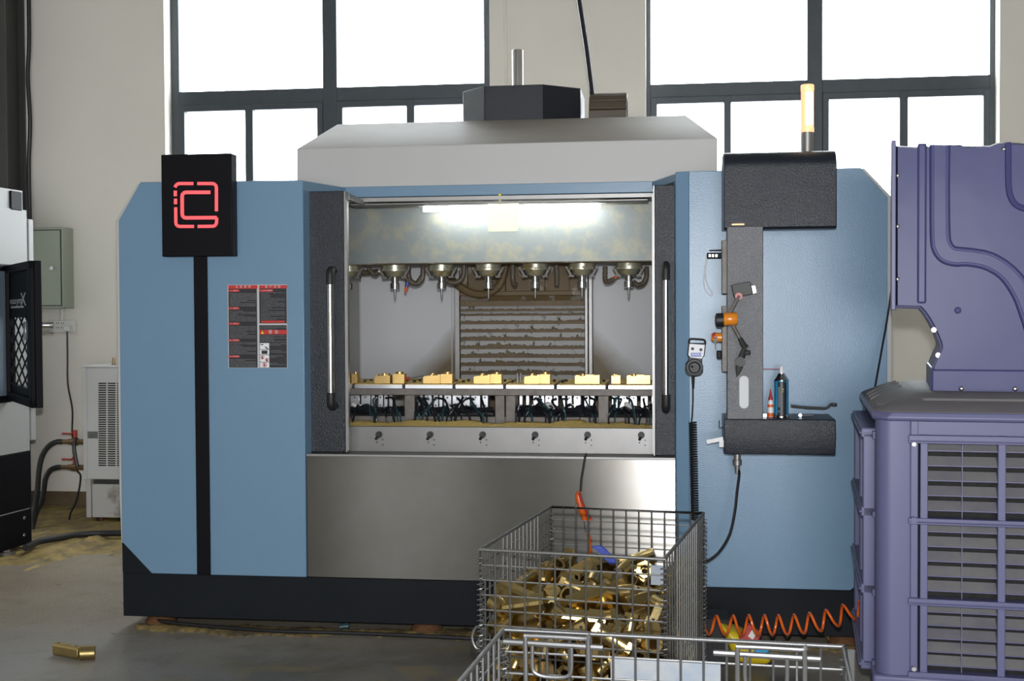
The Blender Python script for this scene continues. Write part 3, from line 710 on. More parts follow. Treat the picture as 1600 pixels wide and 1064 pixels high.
spec = [(535, 557, 0, 'left edge of the table, partly behind the left door'), (585, 631, 0, 'second fixture plate, beside a red-handled tool'), (661, 706, 1, 'third fixture plate, left of the way cover'),
        (740, 783, 1, 'fixture plate left of the twin table posts'), (819, 859, 1, 'plate right of the two steel pins'), (898, 938, 2, 'plate before the right guide of the way cover'), (979, 1017, 2, 'last plate by the right door, brightest of the row')]
for u0, u1, k, lab in spec:
    y = TY+.03; a, b = X(u0, 597, y), X(u1, 597, y); h = Z(789, 585, y)-wz
    tag(workpiece(a, y, b-a, h, k), 'brass workpiece on the '+lab, 'workpiece', 'brass workpieces on the fixture plates')
y = TY+.05
tag(workpiece(X(955, 597, y), y, X(970, 597, y)-X(955, 597, y), Z(789, 585.5, y)-wz, 2), 'small brass block standing alone left of the brightest workpiece', 'workpiece', 'brass workpieces on the fixture plates')
# two locating pins and a hand tool on the table
for u in (808.5, 813.8):
    y = TY+.10; p = at(u, 600, y)
    tag(place(MB().lathe((p.x, y, wz), (0, 0, 1), [(0.001, .006), (.05, .006), (.055, .004)], 12).build('locating_pin', 'steel'), (p.x, y, wz)), ('left' if u < 810 else 'right')+' one of two upright steel pins between workpieces', 'pin', 'locating pins')
tl = empty('hand_tool', (X(640, 596, TY+.13), TY+.13, wz), label='small tool with red handle and shiny head lying behind the second workpiece', cat='tool')
O = tl.location.copy()
loc_build(MB().tube([at(622, 595.5, TY+.12)+Vector((0, 0, .012)), at(640, 595, TY+.13)+Vector((0, 0, .012))], [.007, .011], 10), O, 'handle', 'red_paint', tl)
loc_build(MB().tube([at(640, 595, TY+.13)+Vector((0, 0, .012)), at(662, 593.5, TY+.15)+Vector((0, 0, .012))], [.006, .012], 10), O, 'head', 'chrome', tl)

# ------------------------------------------------------------------ hanging paper tag
ty = YI-.03
tp = empty('paper_tag', at(781, 305, ty), label='bright cream paper tag hanging from the door header in front of the lamp', cat='tag')
O = tp.location.copy()
a, b = at(762.5, 318, ty), at(810.5, 361.5, ty)
loc_build(MB()._add([(a.x, ty, b.z), (b.x-.002, ty, b.z+.001), (b.x, ty+.003, a.z), (a.x-.001, ty+.003, a.z)], [(0, 1, 2, 3)]), O, 'paper', 'tag_paper', tp)
loc_build(MB().tube([at(781, 319, ty), at(781.3, 311, ty-.004)], .006, 8), O, 'tape', 'tag_paper', tp)
loc_build(MB().cyl(at(781.4, 304.8, ty+.01), (0, 1, 0), .007, .02, 12), O, 'pin', 'label_yellow', tp)

# ------------------------------------------------------------------ warning label on the left front panel
GY = -.0015
def rect(mb, u0, v0, u1, v1, mat=0, d=0, th=.0006):
    a, b = at(u0, v0, GY), at(u1, v1, GY)
    return mb.bb((a.x, GY-d-th, b.z), (b.x, GY-d, a.z), mat)
m = MB(); rect(m, 355.6, 445.2, 449.3, 575)
wlab = P(m, 'warning_label', 'label_white', smooth=0)
for r in ((356.8, 445.8, 402.6, 574.4), (405, 445.8, 448.3, 505.2), (405.2, 508, 448.6, 574.4)):
    m = MB(); rect(m, *r, d=.0008); P(m, 'black_field', 'label_black', wlab, smooth=0)
m = MB()
bands = [(356.8, 445.8, 402.6, 451), (405, 445.8, 448.3, 450.6), (405.4, 515.6, 448.4, 522.3), (408, 501, 445.2, 504.3), (405.4, 452.3, 426.5, 455.8)]
bands += [(357.2, v, 357.2+w, v+3.4) for v, w in ((452.6, 17), (480, 17), (504, 17.5), (530, 17.5), (555.2, 17.5))]
for r in bands:
    m = MB(); rect(m, *r, d=.0016); P(m, 'red_band', 'label_red', wlab, smooth=0)
lt = MB(); rnd = random.Random(3)
def para(u0, u1, v0, v1, n):
    for k in range(n):
        v = v0+(v1-v0)*k/max(1, n-1); u = u0; end = u1 if rnd.random() < .62 else u0+(u1-u0)*rnd.uniform(.3, .8)
        while u < end:
            w = rnd.uniform(.7, 1.6); rect(lt, u, v-.42, min(u+w, end), v+.42, d=.0016, th=.0003); u += w+rnd.choice((.3, .3, .4, 1.1))
for v0, v1, n in ((458.5, 478, 12), (486, 501.5, 9), (510, 528, 10), (535.5, 553, 10), (561.5, 572.5, 7)): para(359.5, 400.5, v0, v1, n)
para(408, 445, 457.5, 499, 19); para(406, 448, 509.5, 514, 3); para(406, 447.6, 524.5, 533.5, 6)
for v, n in ((537, 2), (548, 2), (556, 2), (567.5, 2)): para(421.5, 447.6, v, v+2.2, n)
P(lt, 'small_print', 'label_text', wlab, smooth=0)
def ltext(body, u, v, px_h, matn='label_white', track=''):
    p = at(u, v, GY); s = px_h/(FPX/5.75)
    return text_mesh('heading_text', track.join(body), s, matn, (p.x, GY-.0026, p.z), wlab, .0002)
ltext('注意事项', 380, 448.4, 4.6, track='  '); ltext('客户须知', 426.5, 448.2, 4.6, track='  '); ltext('警告', 427.5, 519, 6.6, track='  ')
for v, s in ((454.3, '一、操作前'), (481.7, '二、操作时'), (505.7, '三、操作后'), (531.7, '四、日常保养'), (556.9, '五、安全事项')): ltext(s, 366, v, 2.6)
ltext('一、客户注意事项', 416, 454, 2.6)
m = MB(); 
for r in ((406.2, 536, 420.8, 545.8), (406.2, 546.6, 420.8, 554), (406.4, 554.8, 420.9, 565.4), (406.6, 566.2, 421, 574)): rect(m, *r, d=.0016)
P(m, 'pictogram_field', 'pure_white', wlab, smooth=0)
m = MB(); rect(m, 409, 547.6, 418.2, 553, d=.0024)
h = [at(u, v, GY) for u, v in ((413.5, 541.3), (415.5, 541.6), (420.3, 545.2), (417, 545.4))]
m.xz([(p.x, p.z) for p in h], GY-.003, GY-.0024); rect(m, 407, 537.6, 412, 539, d=.0024, th=.0004)
for u, v in ((410, 558.5), (417, 562.3), (413.5, 570)): rect(m, u-1, v-1.7, u+1.2, v+1.8, d=.0024, th=.0004)
P(m, 'pictogram', 'label_black', wlab, smooth=0)
m = MB()
for u, v, r in ((409.9, 558.3, 3.1), (417.2, 562.3, 2.9), (413.6, 570.1, 3.7)):
    p = at(u, v, GY-.0034); s = r/(FPX/5.75)
    m.ring(p, (0, 1, 0), s, s*.74, .0006, 24); m.box(p, (s*1.6, .0006, s*.2), R=Matrix.Rotation(radians(45), 3, 'Y'))
P(m, 'prohibition_sign', 'label_red', wlab, smooth=0)
tri = [at(u, v, GY) for u, v in ((407.8, 521.6), (412.8, 521.6), (410.3, 516.8))]
P(MB().xz([(p.x, p.z) for p in tri], GY-.0028, GY-.0022), 'warning_triangle', 'label_yellow', wlab, smooth=0)

# ------------------------------------------------------------------ control cabinet, arm and tray (project from the right panel)
KY = -.26
def bx(u0, v0, u1, v1, y0=KY): a, b = at(u0, v0, y0), at(u1, v1, y0); return a.x, b.x, b.z, a.z
x0, x1, z0, z1 = bx(1131, 236, 1307.5, 357)
prof = [(-.001, z0+.01), (KY+.01, z0), (KY, z0+.012), (KY, z1-.075)] + [(KY+.075-.075*cos(t), z1-.075+.075*sin(t)) for t in [radians(a) for a in range(10, 91, 10)]] + [(-.06, z1), (-.001, z1-.06)]
cc = P(MB().yz(prof, x0, x1), 'control_cabinet', 'dark_paint', bevel=.004)
zz_ = Z(1200, 274, KY)
ax0, ax1, az0, az1 = bx(1136, 354, 1192.5, 655.5, KY-.02)
P(MB().bb((ax0, KY-.02, az0), (ax1, KY+.015, az1)), 'arm_plate', 'column_paint', bevel=.003)
P(MB().bb((ax0+.008, KY+.015, az0), (ax1-.006, -.001, az1)), 'control_arm', 'dark_paint', bevel=.003)
# slot handle in the plate
s0x, s1x, sz0_, sz1_ = bx(1155, 587, 1170, 638.5, KY-.022)
rad = (s1x-s0x)/2; cxs = (s0x+s1x)/2
sl = [(cxs+rad*cos(t), sz1_-rad+rad*sin(t)) for t in [pi*i/10 for i in range(11)]] + [(cxs+rad*cos(t), sz0_+rad+rad*sin(t)) for t in [pi+pi*i/10 for i in range(11)]]
P(MB().xz(sl, KY-.023, KY-.018), 'slot_handle', 'interior_grey', bevel=.0015)
# buzzer stub on top of the plate
P(MB().box(at(1153, 351, KY-.005), (.055, .03, .007), mat=1).box(at(1153, 348.5, KY-.002), (.04, .02, .012)), 'hinge', ['rubber', 'copper_fitting'])
# side rails on the arm's left side
m = MB()
for v0, v1 in ((376, 459), (478, 580)):
    a, b, c, d = bx(1127.5, v0, 1133, v1, KY+.06); m.bb((a, KY+.02, c), (ax0+.012, KY+.09, d))
P(m, 'side_rail', 'cast_steel', bevel=.002)
# tray
x0t, x1t, z0t, z1t = bx(1131.5, 655, 1306.5, 713.5)
zm = Z(1220, 681, KY)
zl = Z(1220, 643, -.02)
zl = z1t+.004
prof = [(-.001, z0t+.02), (KY+.09, z0t), (KY+.02, z0t+.004), (KY, zm), (KY+.012, z1t), (-.001, z1t+.006)]
ct = P(MB().yz(prof, x0t, x1t), 'control_tray', 'dark_paint', bevel=.004)
TZ = z1t+.001
# connector under the tray
cp = at(1152, 722, -.14)
P(MB().lathe((cp.x, cp.y, 0), (0, 0, 1), [(Z(1152, 713, -.14)+.03, .016), (cp.z+.012, .016), (cp.z+.010, .021), (cp.z-.012, .021), (cp.z-.014, .013), (cp.z-.05, .010)], 16), 'connector', 'steel', ct)
pts = [(1154, 733), (1155, 742), (1152, 765), (1148, 800), (1140, 835), (1124, 862), (1108, 875), (1097, 879), (1085, 880), (1070, 900), (1064, 960)]
P(MB().tube(smooth_path([at(u, v, -.14+(-.10 if i > 4 else -.02*i)) for i, (u, v) in enumerate(pts)]), .0065, 8), 'connector_cable', 'cable_black', ct)
# clip and hook at the tray's left end
m = MB().box(at(1117, 688, -.22), (.075, .003, .018), R=Matrix.Rotation(radians(-12), 3, 'Y')).box(at(1128, 693, -.20), (.025, .02, .03))
P(m, 'metal_clip', 'steel', ct)
P(MB().tube([at(1124, 657, -.2), at(1123.5, 668, -.2), at(1131, 668, -.2), at(1131, 664, -.2)], .0025, 6), 'wire_hook', 'rubber', ct)

# signal lamp
sy = -.10; p = at(1261.5, 235, sy); zc = z1+.0
L0 = tag(empty('signal_lamp', (p.x, sy, z1)), 'lit orange signal lamp standing on the black control cabinet', 'lamp')
O = L0.location.copy(); f = lambda v: Z(1261.5, v, sy)
loc_build(MB().lathe((p.x, sy, 0), (0, 0, 1), [(z1, .042), (z1+.006, .042), (z1+.008, .0265), (f(207), .0265)], 24), O, 'base', 'steel', L0)
loc_build(MB().lathe((p.x, sy, 0), (0, 0, 1), [(f(207), .029), (f(204), .030), (f(200.5), .030), (f(200), .0285), (f(142), .0285), (f(141), .0300), (f(134), .0300), (f(132.5), .026)], 28), O, 'lens', 'lamp_glow', L0)
loc_build(MB().tube([(p.x+.006, sy-.024, f(196)), (p.x+.006, sy-.024, f(146))], .016, 10), O, 'lit_strip', 'lamp_core', L0)

# ------------------------------------------------------------------ on top of the machine
ty_ = 1.25; zt_ = hz1
tu = [X(u, 160, ty_) for u in (716, 757, 848, 904)]
ztp = Z(800, 133, ty_)
m = MB().loft([[(tu[0], ty_+.16, z), (tu[1], ty_, z), (tu[2], ty_, z), (tu[3], ty_+.16, z), (tu[3], ty_+.5, z), (tu[0], ty_+.5, z)] for z in (zt_-.01, ztp)])
mc = P(m, 'motor_cover', 'dark_paint', bevel=.004)
ry = 1.5
P(MB().lathe((X(809, 100, ry), ry, 0), (0, 0, 1), [(ztp-.02, .034), (Z(809, 79, ry), .034), (Z(809, 78, ry), .028)], 24), 'guide_rod', 'chrome')
# cable chain: an arch of links
gy = 1.35; gx0, gx1 = X(920, 165, gy), X(979, 165, gy); zt2 = Z(950, 145, gy+.04)
ch = P(MB().bb((gx0, gy+.3, zt_-.02), (gx1, gy+.34, zt_+.02)), 'cable_chain', 'chain_brown')
R_ = .135; cyc = gy+R_; czc = zt2-R_
for i in range(9):
    t = radians(-20+22*i)
    c = Vector(((gx0+gx1)/2, cyc-R_*cos(t), czc+R_*sin(t)))
    P(MB().box(c, (gx1-gx0, .047, .022), R=Matrix.Rotation(pi/2-t, 3, 'X')), 'chain_link', 'chain_brown', ch, bevel=.004)
# ------------------------------------------------------------------ handheld pendant on the right panel
PY = -.012
pd = empty('pendant_controller', at(1088, 560, 0), label='white-faced handwheel pendant with black dial hung on the blue panel', cat='remote control')
O = pd.location.copy()
def pz(u, v, y=-.03): p = at(u, v, y); return (p.x, p.z)
outline = [(1078.5, 529), (1081.5, 528), (1098.5, 529.8), (1102, 532), (1103.2, 536), (1100.8, 556), (1097.5, 559.5), (1097, 568), (1098.8, 572), (1098.5, 582), (1095, 587), (1088, 588.8), (1077, 588), (1072, 584), (1070.6, 577), (1071.5, 568), (1075, 563.5), (1076, 559), (1073.8, 555.5), (1075.6, 536), (1076.4, 531)]
body = [pz(*k) for k in outline if k[1] > 535]
m = MB().xz(body, -.035, -.002)
gr = smooth_path([at(u, v, -.02) for u, v in ((1076.6, 537), (1077, 532), (1080, 529.6), (1090, 530), (1099, 531), (1101.6, 533.5), (1101.9, 538))], 4)
m.tube(gr, .0052, 10)
loc_build(m, O, 'housing', 'rubber', pd, bevel=.004)
m = MB().xz([pz(*k, -.036) for k in ((1077.4, 537), (1101.2, 539), (1099.6, 555.5), (1096.2, 560.5), (1079, 558.5), (1075.6, 554.5))], -.0375, -.034)
fpn = loc_build(m, O, 'face_plate', 'pure_white', pd, bevel=.001)
for u, v in ((1082.1, 545), (1095.2, 546.5)):
    p = at(u, v, -.042); loc_build(MB().lathe((p.x, p.y, p.z), (0, -1, 0), [(-.008, .0075), (.004, .0065), (.009, .005)], 16), O, 'selector_knob', 'rubber', fpn)
a, b = at(1079.4, 551.2, -.0378), at(1095.8, 557.4, -.0378)
loc_build(MB().bb((a.x, -.0384, b.z), (b.x, -.0372, a.z)), O, 'blue_label', 'label_blue', fpn)
t = text_mesh('label_text', '手持单元', .0125, 'pure_white', Vector(((a.x*.4+b.x*.6), -.0388, (a.z+b.z)/2))-O, fpn, .0002)
p = at(1085, 574, -.036)
loc_build(MB().lathe(p, (0, -1, 0), [(-.01, .040), (.006, .040), (.010, .037), (.0105, .028), (.022, .026), (.026, .022), (.026, .0)], 32), O, 'dial', 'rubber', pd)
loc_build(MB().lathe(p+Vector((-.011, -.022, .004)), (0, -1, 0), [(0, .006), (.010, .005), (.012, .003)], 12), O, 'dial_knob', 'black_paint', pd)
pts = [at(u, v, -.018) for u, v in ((1083, 588), (1082.8, 606), (1082.6, 630), (1081.6, 650), (1080.8, 658), (1082.5, 661))]
loc_build(MB().lathe(at(1083, 596, -.018), (0, 0, 1), [(-.035, .0055), (-.02, .0065), (.028, .0095)], 10).tube(smooth_path(pts), .0036, 8), O, 'cable', 'cable_black', pd)
hel = []; c0 = at(1082.5, 660, -.028); c1 = at(1086, 812, -.028); n = 40
for i in range(n*12+1):
    t = i/(n*12); c = c0.lerp(c1, t); a_ = 2*pi*n*t; hel.append(c+Vector((.0155*cos(a_), .0155*sin(a_), 0)))
loc_build(MB().tube(hel, .0044, 6), O, 'coiled_cord', 'cable_black', pd)

# key fob with lanyard
kf = empty('key_fob', at(1116, 399, -.02), label='black remote fob with grey loop lanyard stuck left of the arm plate', cat='fob')
O = kf.location.copy()
a, b = at(1104.5, 395, -.03), at(1128, 404, -.03)
k0 = loc_build(MB().bb((a.x, -.03, b.z), (b.x, -.001, a.z)), O, 'body', 'black_paint', kf, bevel=.004)
m = MB()
for u in (1109, 1114, 1119.5): m.box(at(u, 399.5, -.031), (.010, .002, .014))
loc_build(m, O, 'buttons', 'chrome', k0, bevel=.001)
loc_build(MB().tube(smooth_path([at(u, v, -.012) for u, v in ((1104.5, 400), (1103, 410), (1101, 426), (1099.5, 440), (1102, 453), (1108, 460), (1112.5, 462), (1112, 456), (1105, 444), (1102.2, 430), (1103.5, 414), (1105.2, 402))]), .0026, 6), O, 'lanyard', 'interior_grey', kf)
pn = tag(place(MB().tube([at(1108, 391.5, -.01), at(1128, 391, -.01)], [.003, .004], 8).build('pen_clip', 'cable_black'), at(1118, 391, -.01)), 'slim dark pen stuck to the blue panel above the remote fob', 'pen')

# dial indicator stand on a magnetic base
iy = KY-.045
di = empty('indicator_stand', at(1158, 500, KY-.02), label='jointed dial-indicator stand with orange knob on the speckled grey arm plate', cat='gauge stand')
O = di.location.copy()
bp_ = at(1159, 452.5, KY-.05); R15 = Matrix.Rotation(radians(12), 3, 'Y')
mb_ = loc_build(MB().box(bp_, (.082, .058, .058), R=Matrix.Rotation(radians(-11), 3, 'Y')), O, 'magnetic_base', 'beam_dark', di, bevel=.003)
loc_build(MB().box(bp_+Vector((.052, 0, .000)), (.020, .04, .038), R=Matrix.Rotation(radians(-11), 3, 'Y')), O, 'switch', 'aluminium', mb_, bevel=.003)
loc_build(MB().cyl(at(1154, 463, iy-.04), (0, 1, 0), .016, .03, 14), O, 'joint', 'red_paint', di)
loc_build(MB().tube([at(1155, 462, iy-.05), at(1140, 490, iy-.05)], .0085, 10), O, 'rod', 'cast_steel', di)
loc_build(MB().tube([at(1144, 506, iy-.05), at(1158, 532, iy-.045)], .0085, 10), O, 'rod', 'cast_steel', di)
kb = at(1138, 498.5, iy-.055)
loc_build(MB().lathe(kb, (1, 0, .03), [(-.020, .026), (-.016, .0285), (.030, .0285), (.038, .024), (.040, .018)], 20), O, 'clamp_knob', 'amber_plastic', di)
loc_build(MB().lathe(at(1126.5, 500, iy-.03), (1, 0, .03), [(-.026, .018), (-.02, .030), (.012, .031), (.018, .02)], 20), O, 'knob_hub', 'rubber', di)
ar = loc_build(MB().tube([at(1156, 528, iy-.05), at(1161, 538, iy-.05), at(1166, 544, iy-.05)], [.010, .013, .015], 10), O, 'clamp', 'rubber', di)
loc_build(MB().tube([at(1163.5, 545, iy-.05), at(1159, 557, iy-.05), at(1156, 566, iy-.05)], [.013, .015, .016], 10), O, 'holder', 'rubber', di)
loc_build(MB().cyl(at(1168, 551, iy-.055), (.9, -.4, .1), .010, .022, 12).cyl(at(1164, 549, iy-.05), (1, 0, 0), .004, .02, 8), O, 'thumb_screw', 'beam_dark', di)
loc_build(MB().cyl(at(1156.5, 565, iy-.055), (0, 1, 0), .021, .022, 20), O, 'dial', 'rubber', di)
loc_build(MB().tube([at(1155, 572, iy-.05), at(1153.5, 580, iy-.05), at(1151.5, 588, iy-.05)], [.017, .012, .003], 10), O, 'probe', 'beam_dark', di)

# utility knife and small magnet on the side rail
un = empty('deburring_tool', at(1119, 530, -.1), label='small orange-red deburring tool with grey blade left of the arm plate', cat='tool')
O = un.location.copy(); ku = KY+.05
loc_build(MB().lathe(at(1120, 527, ku), (1, 0, 0), [(-.026, .013), (-.016, .021), (.022, .021), (.03, .014)], 16), O, 'handle', 'amber_plastic', un)
loc_build(MB().lathe(at(1115.6, 526, ku-.005), (1, 0, 0), [(-.008, .013), (.0, .020), (.006, .020)], 16), O, 'cap', 'red_paint', un)
loc_build(MB().loft([[at(u, 526, ku-.024)+Vector((0, y, 0)) for u, y in ((1114.5, 0), (1121, 0), (1121, .006), (1114.5, .006))], [at(u, 545.5, ku-.018)+Vector((0, y, 0)) for u, y in ((1117.6, 0), (1118.4, 0), (1118.4, .003), (1117.6, .003))]]), O, 'blade', 'cast_steel', un)
tag(place(MB().box(at(1123.5, 554, ku), (.022, .03, .036)).build('magnet', 'black_paint', bevel=.004), at(1123.5, 554, ku)), 'small black block magnet low on the side rail', 'magnet')

# on the tray: spray can, glue bottle, wrench, bolt
cy_ = KY+.12
def stand(u, v, y): p = at(u, v, y); return Vector((p.x, y, TZ))
cpos = stand(1221, 640, cy_)
sc_ = empty('spray_can', cpos, label='blue and black spray can with red straw on the control tray', cat='spray can')
h = Z(1221, 572, cy_)-TZ; r = .0325
loc_build(MB().lathe((0, 0, 0), (0, 0, 1), [(.001, r-.002), (.0, r), (.008, r+.001), (.010, r-.001), (.012, r-.0005), (h*.715, r-.0005)], 32), (0, 0, 0), 'body', 'can_blue', sc_)
loc_build(MB().lathe((0, 0, 0), (0, 0, 1), [(h*.713, r+.0005), (h*.735, r+.0008), (h*.74, r-.001), (h*.765, r-.006), (h*.82, r-.014), (h*.845, r-.017), (h*.86, r-.017), (h*.862, .008)], 32).lathe((0, 0, 0), (0, 0, 1), [(0, r+.0014), (.009, r+.0014), (.011, r)], 32), (0, 0, 0), 'dome', 'chrome', sc_)
loc_build(MB().lathe((0, 0, 0), (0, 0, 1), [(h*.86, .010), (h*.90, .010), (h*.97, .0085), (h, .006)], 20), (0, 0, 0), 'nozzle', 'pure_white', sc_)
loc_build(MB().tube([(0, 0, h*.945), (X(1193, 576.5, cy_)-cpos.x-.012, .0, h*.945)], .0016, 6), (0, 0, 0), 'straw', 'red_paint', sc_)
m = MB(); seg = 20; th0, th1 = radians(-125), radians(-52)
rows = [[((r+.0004)*cos(th0+(th1-th0)*i/seg), (r+.0004)*sin(th0+(th1-th0)*i/seg), zz2) for zz2 in (h*.04, h*.70)] for i in range(seg+1)]
for a, b in zip(rows, rows[1:]): m._add([a[0], b[0], b[1], a[1]], [(0, 1, 2, 3)])
lbl = loc_build(m, (0, 0, 0), 'label', 'label_black', sc_)
m = MB()
for t0, t1, z0_, z1_ in ((-121, -104, .20, .60), (-86, -78, .545, .565), (-86, -80, .50, .52), (-121, -106, .10, .14)):
    a = radians(t0); b = radians(t1); rr_ = r+.0008
    m._add([(rr_*cos(a), rr_*sin(a), h*z0_), (rr_*cos(b), rr_*sin(b), h*z0_), (rr_*cos(b), rr_*sin(b), h*z1_), (rr_*cos(a), rr_*sin(a), h*z1_)], [(0, 1, 2, 3)], 0 if t0 < -100 else 1)
loc_build(m, (0, 0, 0), 'print', ['label_text', 'label_yellow'], lbl)
gp = stand(1204, 640.5, cy_-.01)
gb = empty('glue_bottle', gp, label='tiny white glue bottle with orange-red nozzle left of the spray can', cat='bottle')
h = Z(1204, 608, cy_-.01)-TZ
loc_build(MB().lathe((0, 0, 0), (0, 0, 1), [(0, .0125), (.001, .0135), (h*.46, .0135), (h*.54, .011), (h*.62, .0095)], 20), (0, 0, 0), 'body', 'pure_white', gb)
loc_build(MB().lathe((0, 0, 0), (0, 0, 1), [(h*.02, .0138), (h*.16, .0138), (h*.161, .0134), (h*.36, .0134), (h*.361, .0138), (h*.46, .0138)], 20), (0, 0, 0), 'label', 'orange_plastic', gb)
loc_build(MB().lathe((0, 0, 0), (0, 0, 1), [(h*.61, .0105), (h*.70, .010), (h*.74, .007), (h, .002)], 16), (0, 0, 0), 'nozzle', 'red_paint', gb)
wr = empty('ring_spanner', stand(1270, 640, cy_+.06), label='dark offset ring spanner lying on the control tray right of the can', cat='spanner')
O = wr.location.copy(); wy = cy_+.05
loc_build(MB().tube([at(1236, 634.5, wy), at(1262, 637, wy), at(1290, 638, wy)], [.0065, .007, .0065], 8), O, 'shank', 'beam_dark', wr)
loc_build(MB().tube(smooth_path([at(1290, 638, wy), at(1294, 636, wy), at(1297, 632.5, wy), at(1300, 631.5, wy)]), .006, 8).ring(at(1303, 632.2, wy), (.1, .3, 1), .014, .008, .012, 16), O, 'ring_end', 'beam_dark', wr)
p = stand(1250, 641, cy_+.01)
tag(place(MB().cyl((p.x, p.y, TZ+.0085), (0, 1, 0), .0085, .02, 6).tube([(p.x, p.y, TZ+.007), (p.x+.06, p.y+.02, TZ+.006)], .004, 8).build('hex_bolt', 'aluminium'), p), 'short bright bolt lying on the tray before the spanner', 'bolt')
p = stand(1196, 641, cy_)
tag(place(MB().bb((p.x-.014, p.y-.02, TZ), (p.x+.006, p.y+.02, TZ+.018)).build('metal_offcut', 'aluminium', bevel=.002), p), 'little grey metal block between the arm plate and glue bottle', 'block')

# ------------------------------------------------------------------ air gun hanging on its cord over the sill
ag = empty('air_gun', at(911, 770, -.03), label='orange air blow gun dangling on a dark cord over the steel apron', cat='air gun')
O = ag.location.copy()
cord = [at(916, 709, .2), at(915.5, 711, .06), at(914.5, 713, -.006), at(911.5, 730, -.016), at(908.5, 748, -.018), at(907, 768, -.022)]
loc_build(MB().tube(smooth_path(cord), .0055, 8), O, 'cord', 'cable_black', ag)
yy = -.035
loc_build(MB().tube(smooth_path([at(905.5, 768, yy), at(903.5, 773, yy), at(906.5, 788, yy), at(910.5, 800, yy), at(914.5, 812, yy), at(915, 815, yy)], 4), [.007, .008, .0095, .012, .014, .0155, .0165, .0175, .018, .0185, .0185, .018, .017, .016, .0155, .015, .014, .0135, .013, .012, .011][:21], 12).tube([at(914, 812, yy), at(922, 813, yy-.005), at(924.5, 810, yy-.005)], [.009, .008, .006], 8), O, 'handle', 'orange_plastic', ag)
loc_build(MB().tube([at(904, 770, yy-.01), at(908, 782, yy-.022), at(917, 800, yy-.026), at(922, 810, yy-.014)], .005, 8), O, 'trigger', 'red_paint', ag)
loc_build(MB().tube([at(915, 813, yy), at(916.5, 822, yy), at(917.5, 831, yy)], [.010, .012, .009], 10), O, 'connector', 'steel', ag)
loc_build(MB().tube(smooth_path([at(917.5, 830, yy), at(921.5, 845, yy), at(922.5, 862, yy), at(922, 876, yy)]), .0075, 8), O, 'hose', 'orange_plastic', ag)

# ------------------------------------------------------------------ coiled red-orange air hose along the plinth
oc = []
pk = [(1096, 961), (1107, 991.5), (1119.5, 962), (1133, 992), (1145.5, 961.5), (1159, 992.5), (1170, 961), (1184, 992), (1194.5, 961), (1207, 991.5), (1216, 961), (1230.5, 991.5), (1240.5, 960.5), (1256, 989.5), (1264.5, 957.5), (1283, 986), (1290, 953), (1311, 978), (1316.5, 945), (1339, 968.5), (1343, 938)]
hy = -.60
for i in range(len(pk)-1):
    (u0, v0), (u1, v1) = pk[i], pk[i+1]
    up_ = v1 < v0
    for k in range(10):
        t = k/10; e = .5-.5*cos(pi*t)
        # quick flank going up behind, slow flank coming down in front
        uu = u0+(u1-u0)*(t**.75 if up_ else t**1.25); vv = v0+(v1-v0)*e
        oc.append(at(uu, vv, hy+(.045 if up_ else -.045)*sin(pi*t)))
o = tag(place(MB().tube(oc, .0058, 8).build('coiled_air_hose', 'orange_plastic'), at(1220, 980, hy)), 'red-orange coiled air hose stretched along the black plinth', 'hose')

# ------------------------------------------------------------------ on the floor
def fl(u, v, z=0): return atz(u, v, z)
# brass swarf swept against the wall and along the machine
def zf1(x, y, i, j):
    # heaped towards the wall; front edge is a wide curve
    edge = fl_edge(x); t = (y-edge)/.9
    e = min(1, max(0, t)); return -.008+.014*min(1, e*5)+.05*e*e+random.uniform(-.005, .005)*(e > 0)
edge_pts = [(-7, 1.2), (fl(0, 905).x, fl(0, 905).y), (fl(30, 888).x, fl(30, 888).y), (fl(70, 877).x, fl(70, 877).y), (fl(110, 872).x, fl(110, 872).y), (fl(150, 870).x, fl(150, 870).y), (fl(190, 874).x, fl(190, 874).y), (-2.76, .5)]
edge_pts.sort()
def fl_edge(x):
    for (a, b), (c, d) in zip(edge_pts, edge_pts[1:]):
        if a <= x <= c: return b+(d-b)*(x-a)/(c-a+1e-9)
    return edge_pts[0][1] if x < edge_pts[0][0] else edge_pts[-1][1]
tag(chips('brass_swarf', -6.5, -2.77, .4, WY-.02, zf1, 150, 110, 'swarf_dirty', (-4, 2, 0)), 'golden brass swarf spread on the floor by the back wall', 'metal chips', kind='stuff')
def zf2(x, y, i, j):
    c = .03-.03*sin(x*2.1); w = .065+.025*sin(x*5.3)+.02*sin(x*17)+.012*sin(x*61)+.012*sin(x*97); w = max(w, .03); d = min(abs(y-c)/w, 2)
    return (.018*(1-d*d) if d < 1 else -.01)+random.uniform(-.003, .003)
tag(chips('brass_swarf', -2.66, 1.0, -.25, .35, zf2, 400, 60, 'swarf_strip', (-.8, 0, 0)), 'strip of brass swarf along the underside of the machine plinth', 'metal chips', kind='stuff')
# cable lying in front of the machine and small blue scrap
tag(place(MB().tube(smooth_path([fl(238, 968, .03), fl(262, 972, .03), fl(330, 979, .025), fl(430, 986, .02), fl(540, 989, .02), fl(640, 993, .02), fl(745, 998, .02), fl(850, 1003, .02)]), .010, 8).build('floor_cable', 'cable_black'), fl(500, 988)), 'black cable lying on the floor along the machine plinth', 'cable')
p = fl(538, 985)
tag(place(MB().cyl((p.x, p.y, .02), (1, .2, .1), .018, .05, 12).build('plastic_plug', 'hose_teal', bevel=.003), p), 'small bluish plug on the floor under the plinth', 'plug')
# the loose brass fitting on the concrete
bb_ = fl(113, 1028); lb = brass_bar_bm().build('brass_fitting', ['brass', 'hole_dark'], bevel=.002)
lb.location = (bb_.x-.01, bb_.y+.01, .0285); lb.rotation_euler = (radians(-90), 0, radians(-22)); lb.scale = (1.18, 1.15, 1.05)
tag(lb, 'single brass fitting lying on the concrete floor front left of the machine', 'fitting')
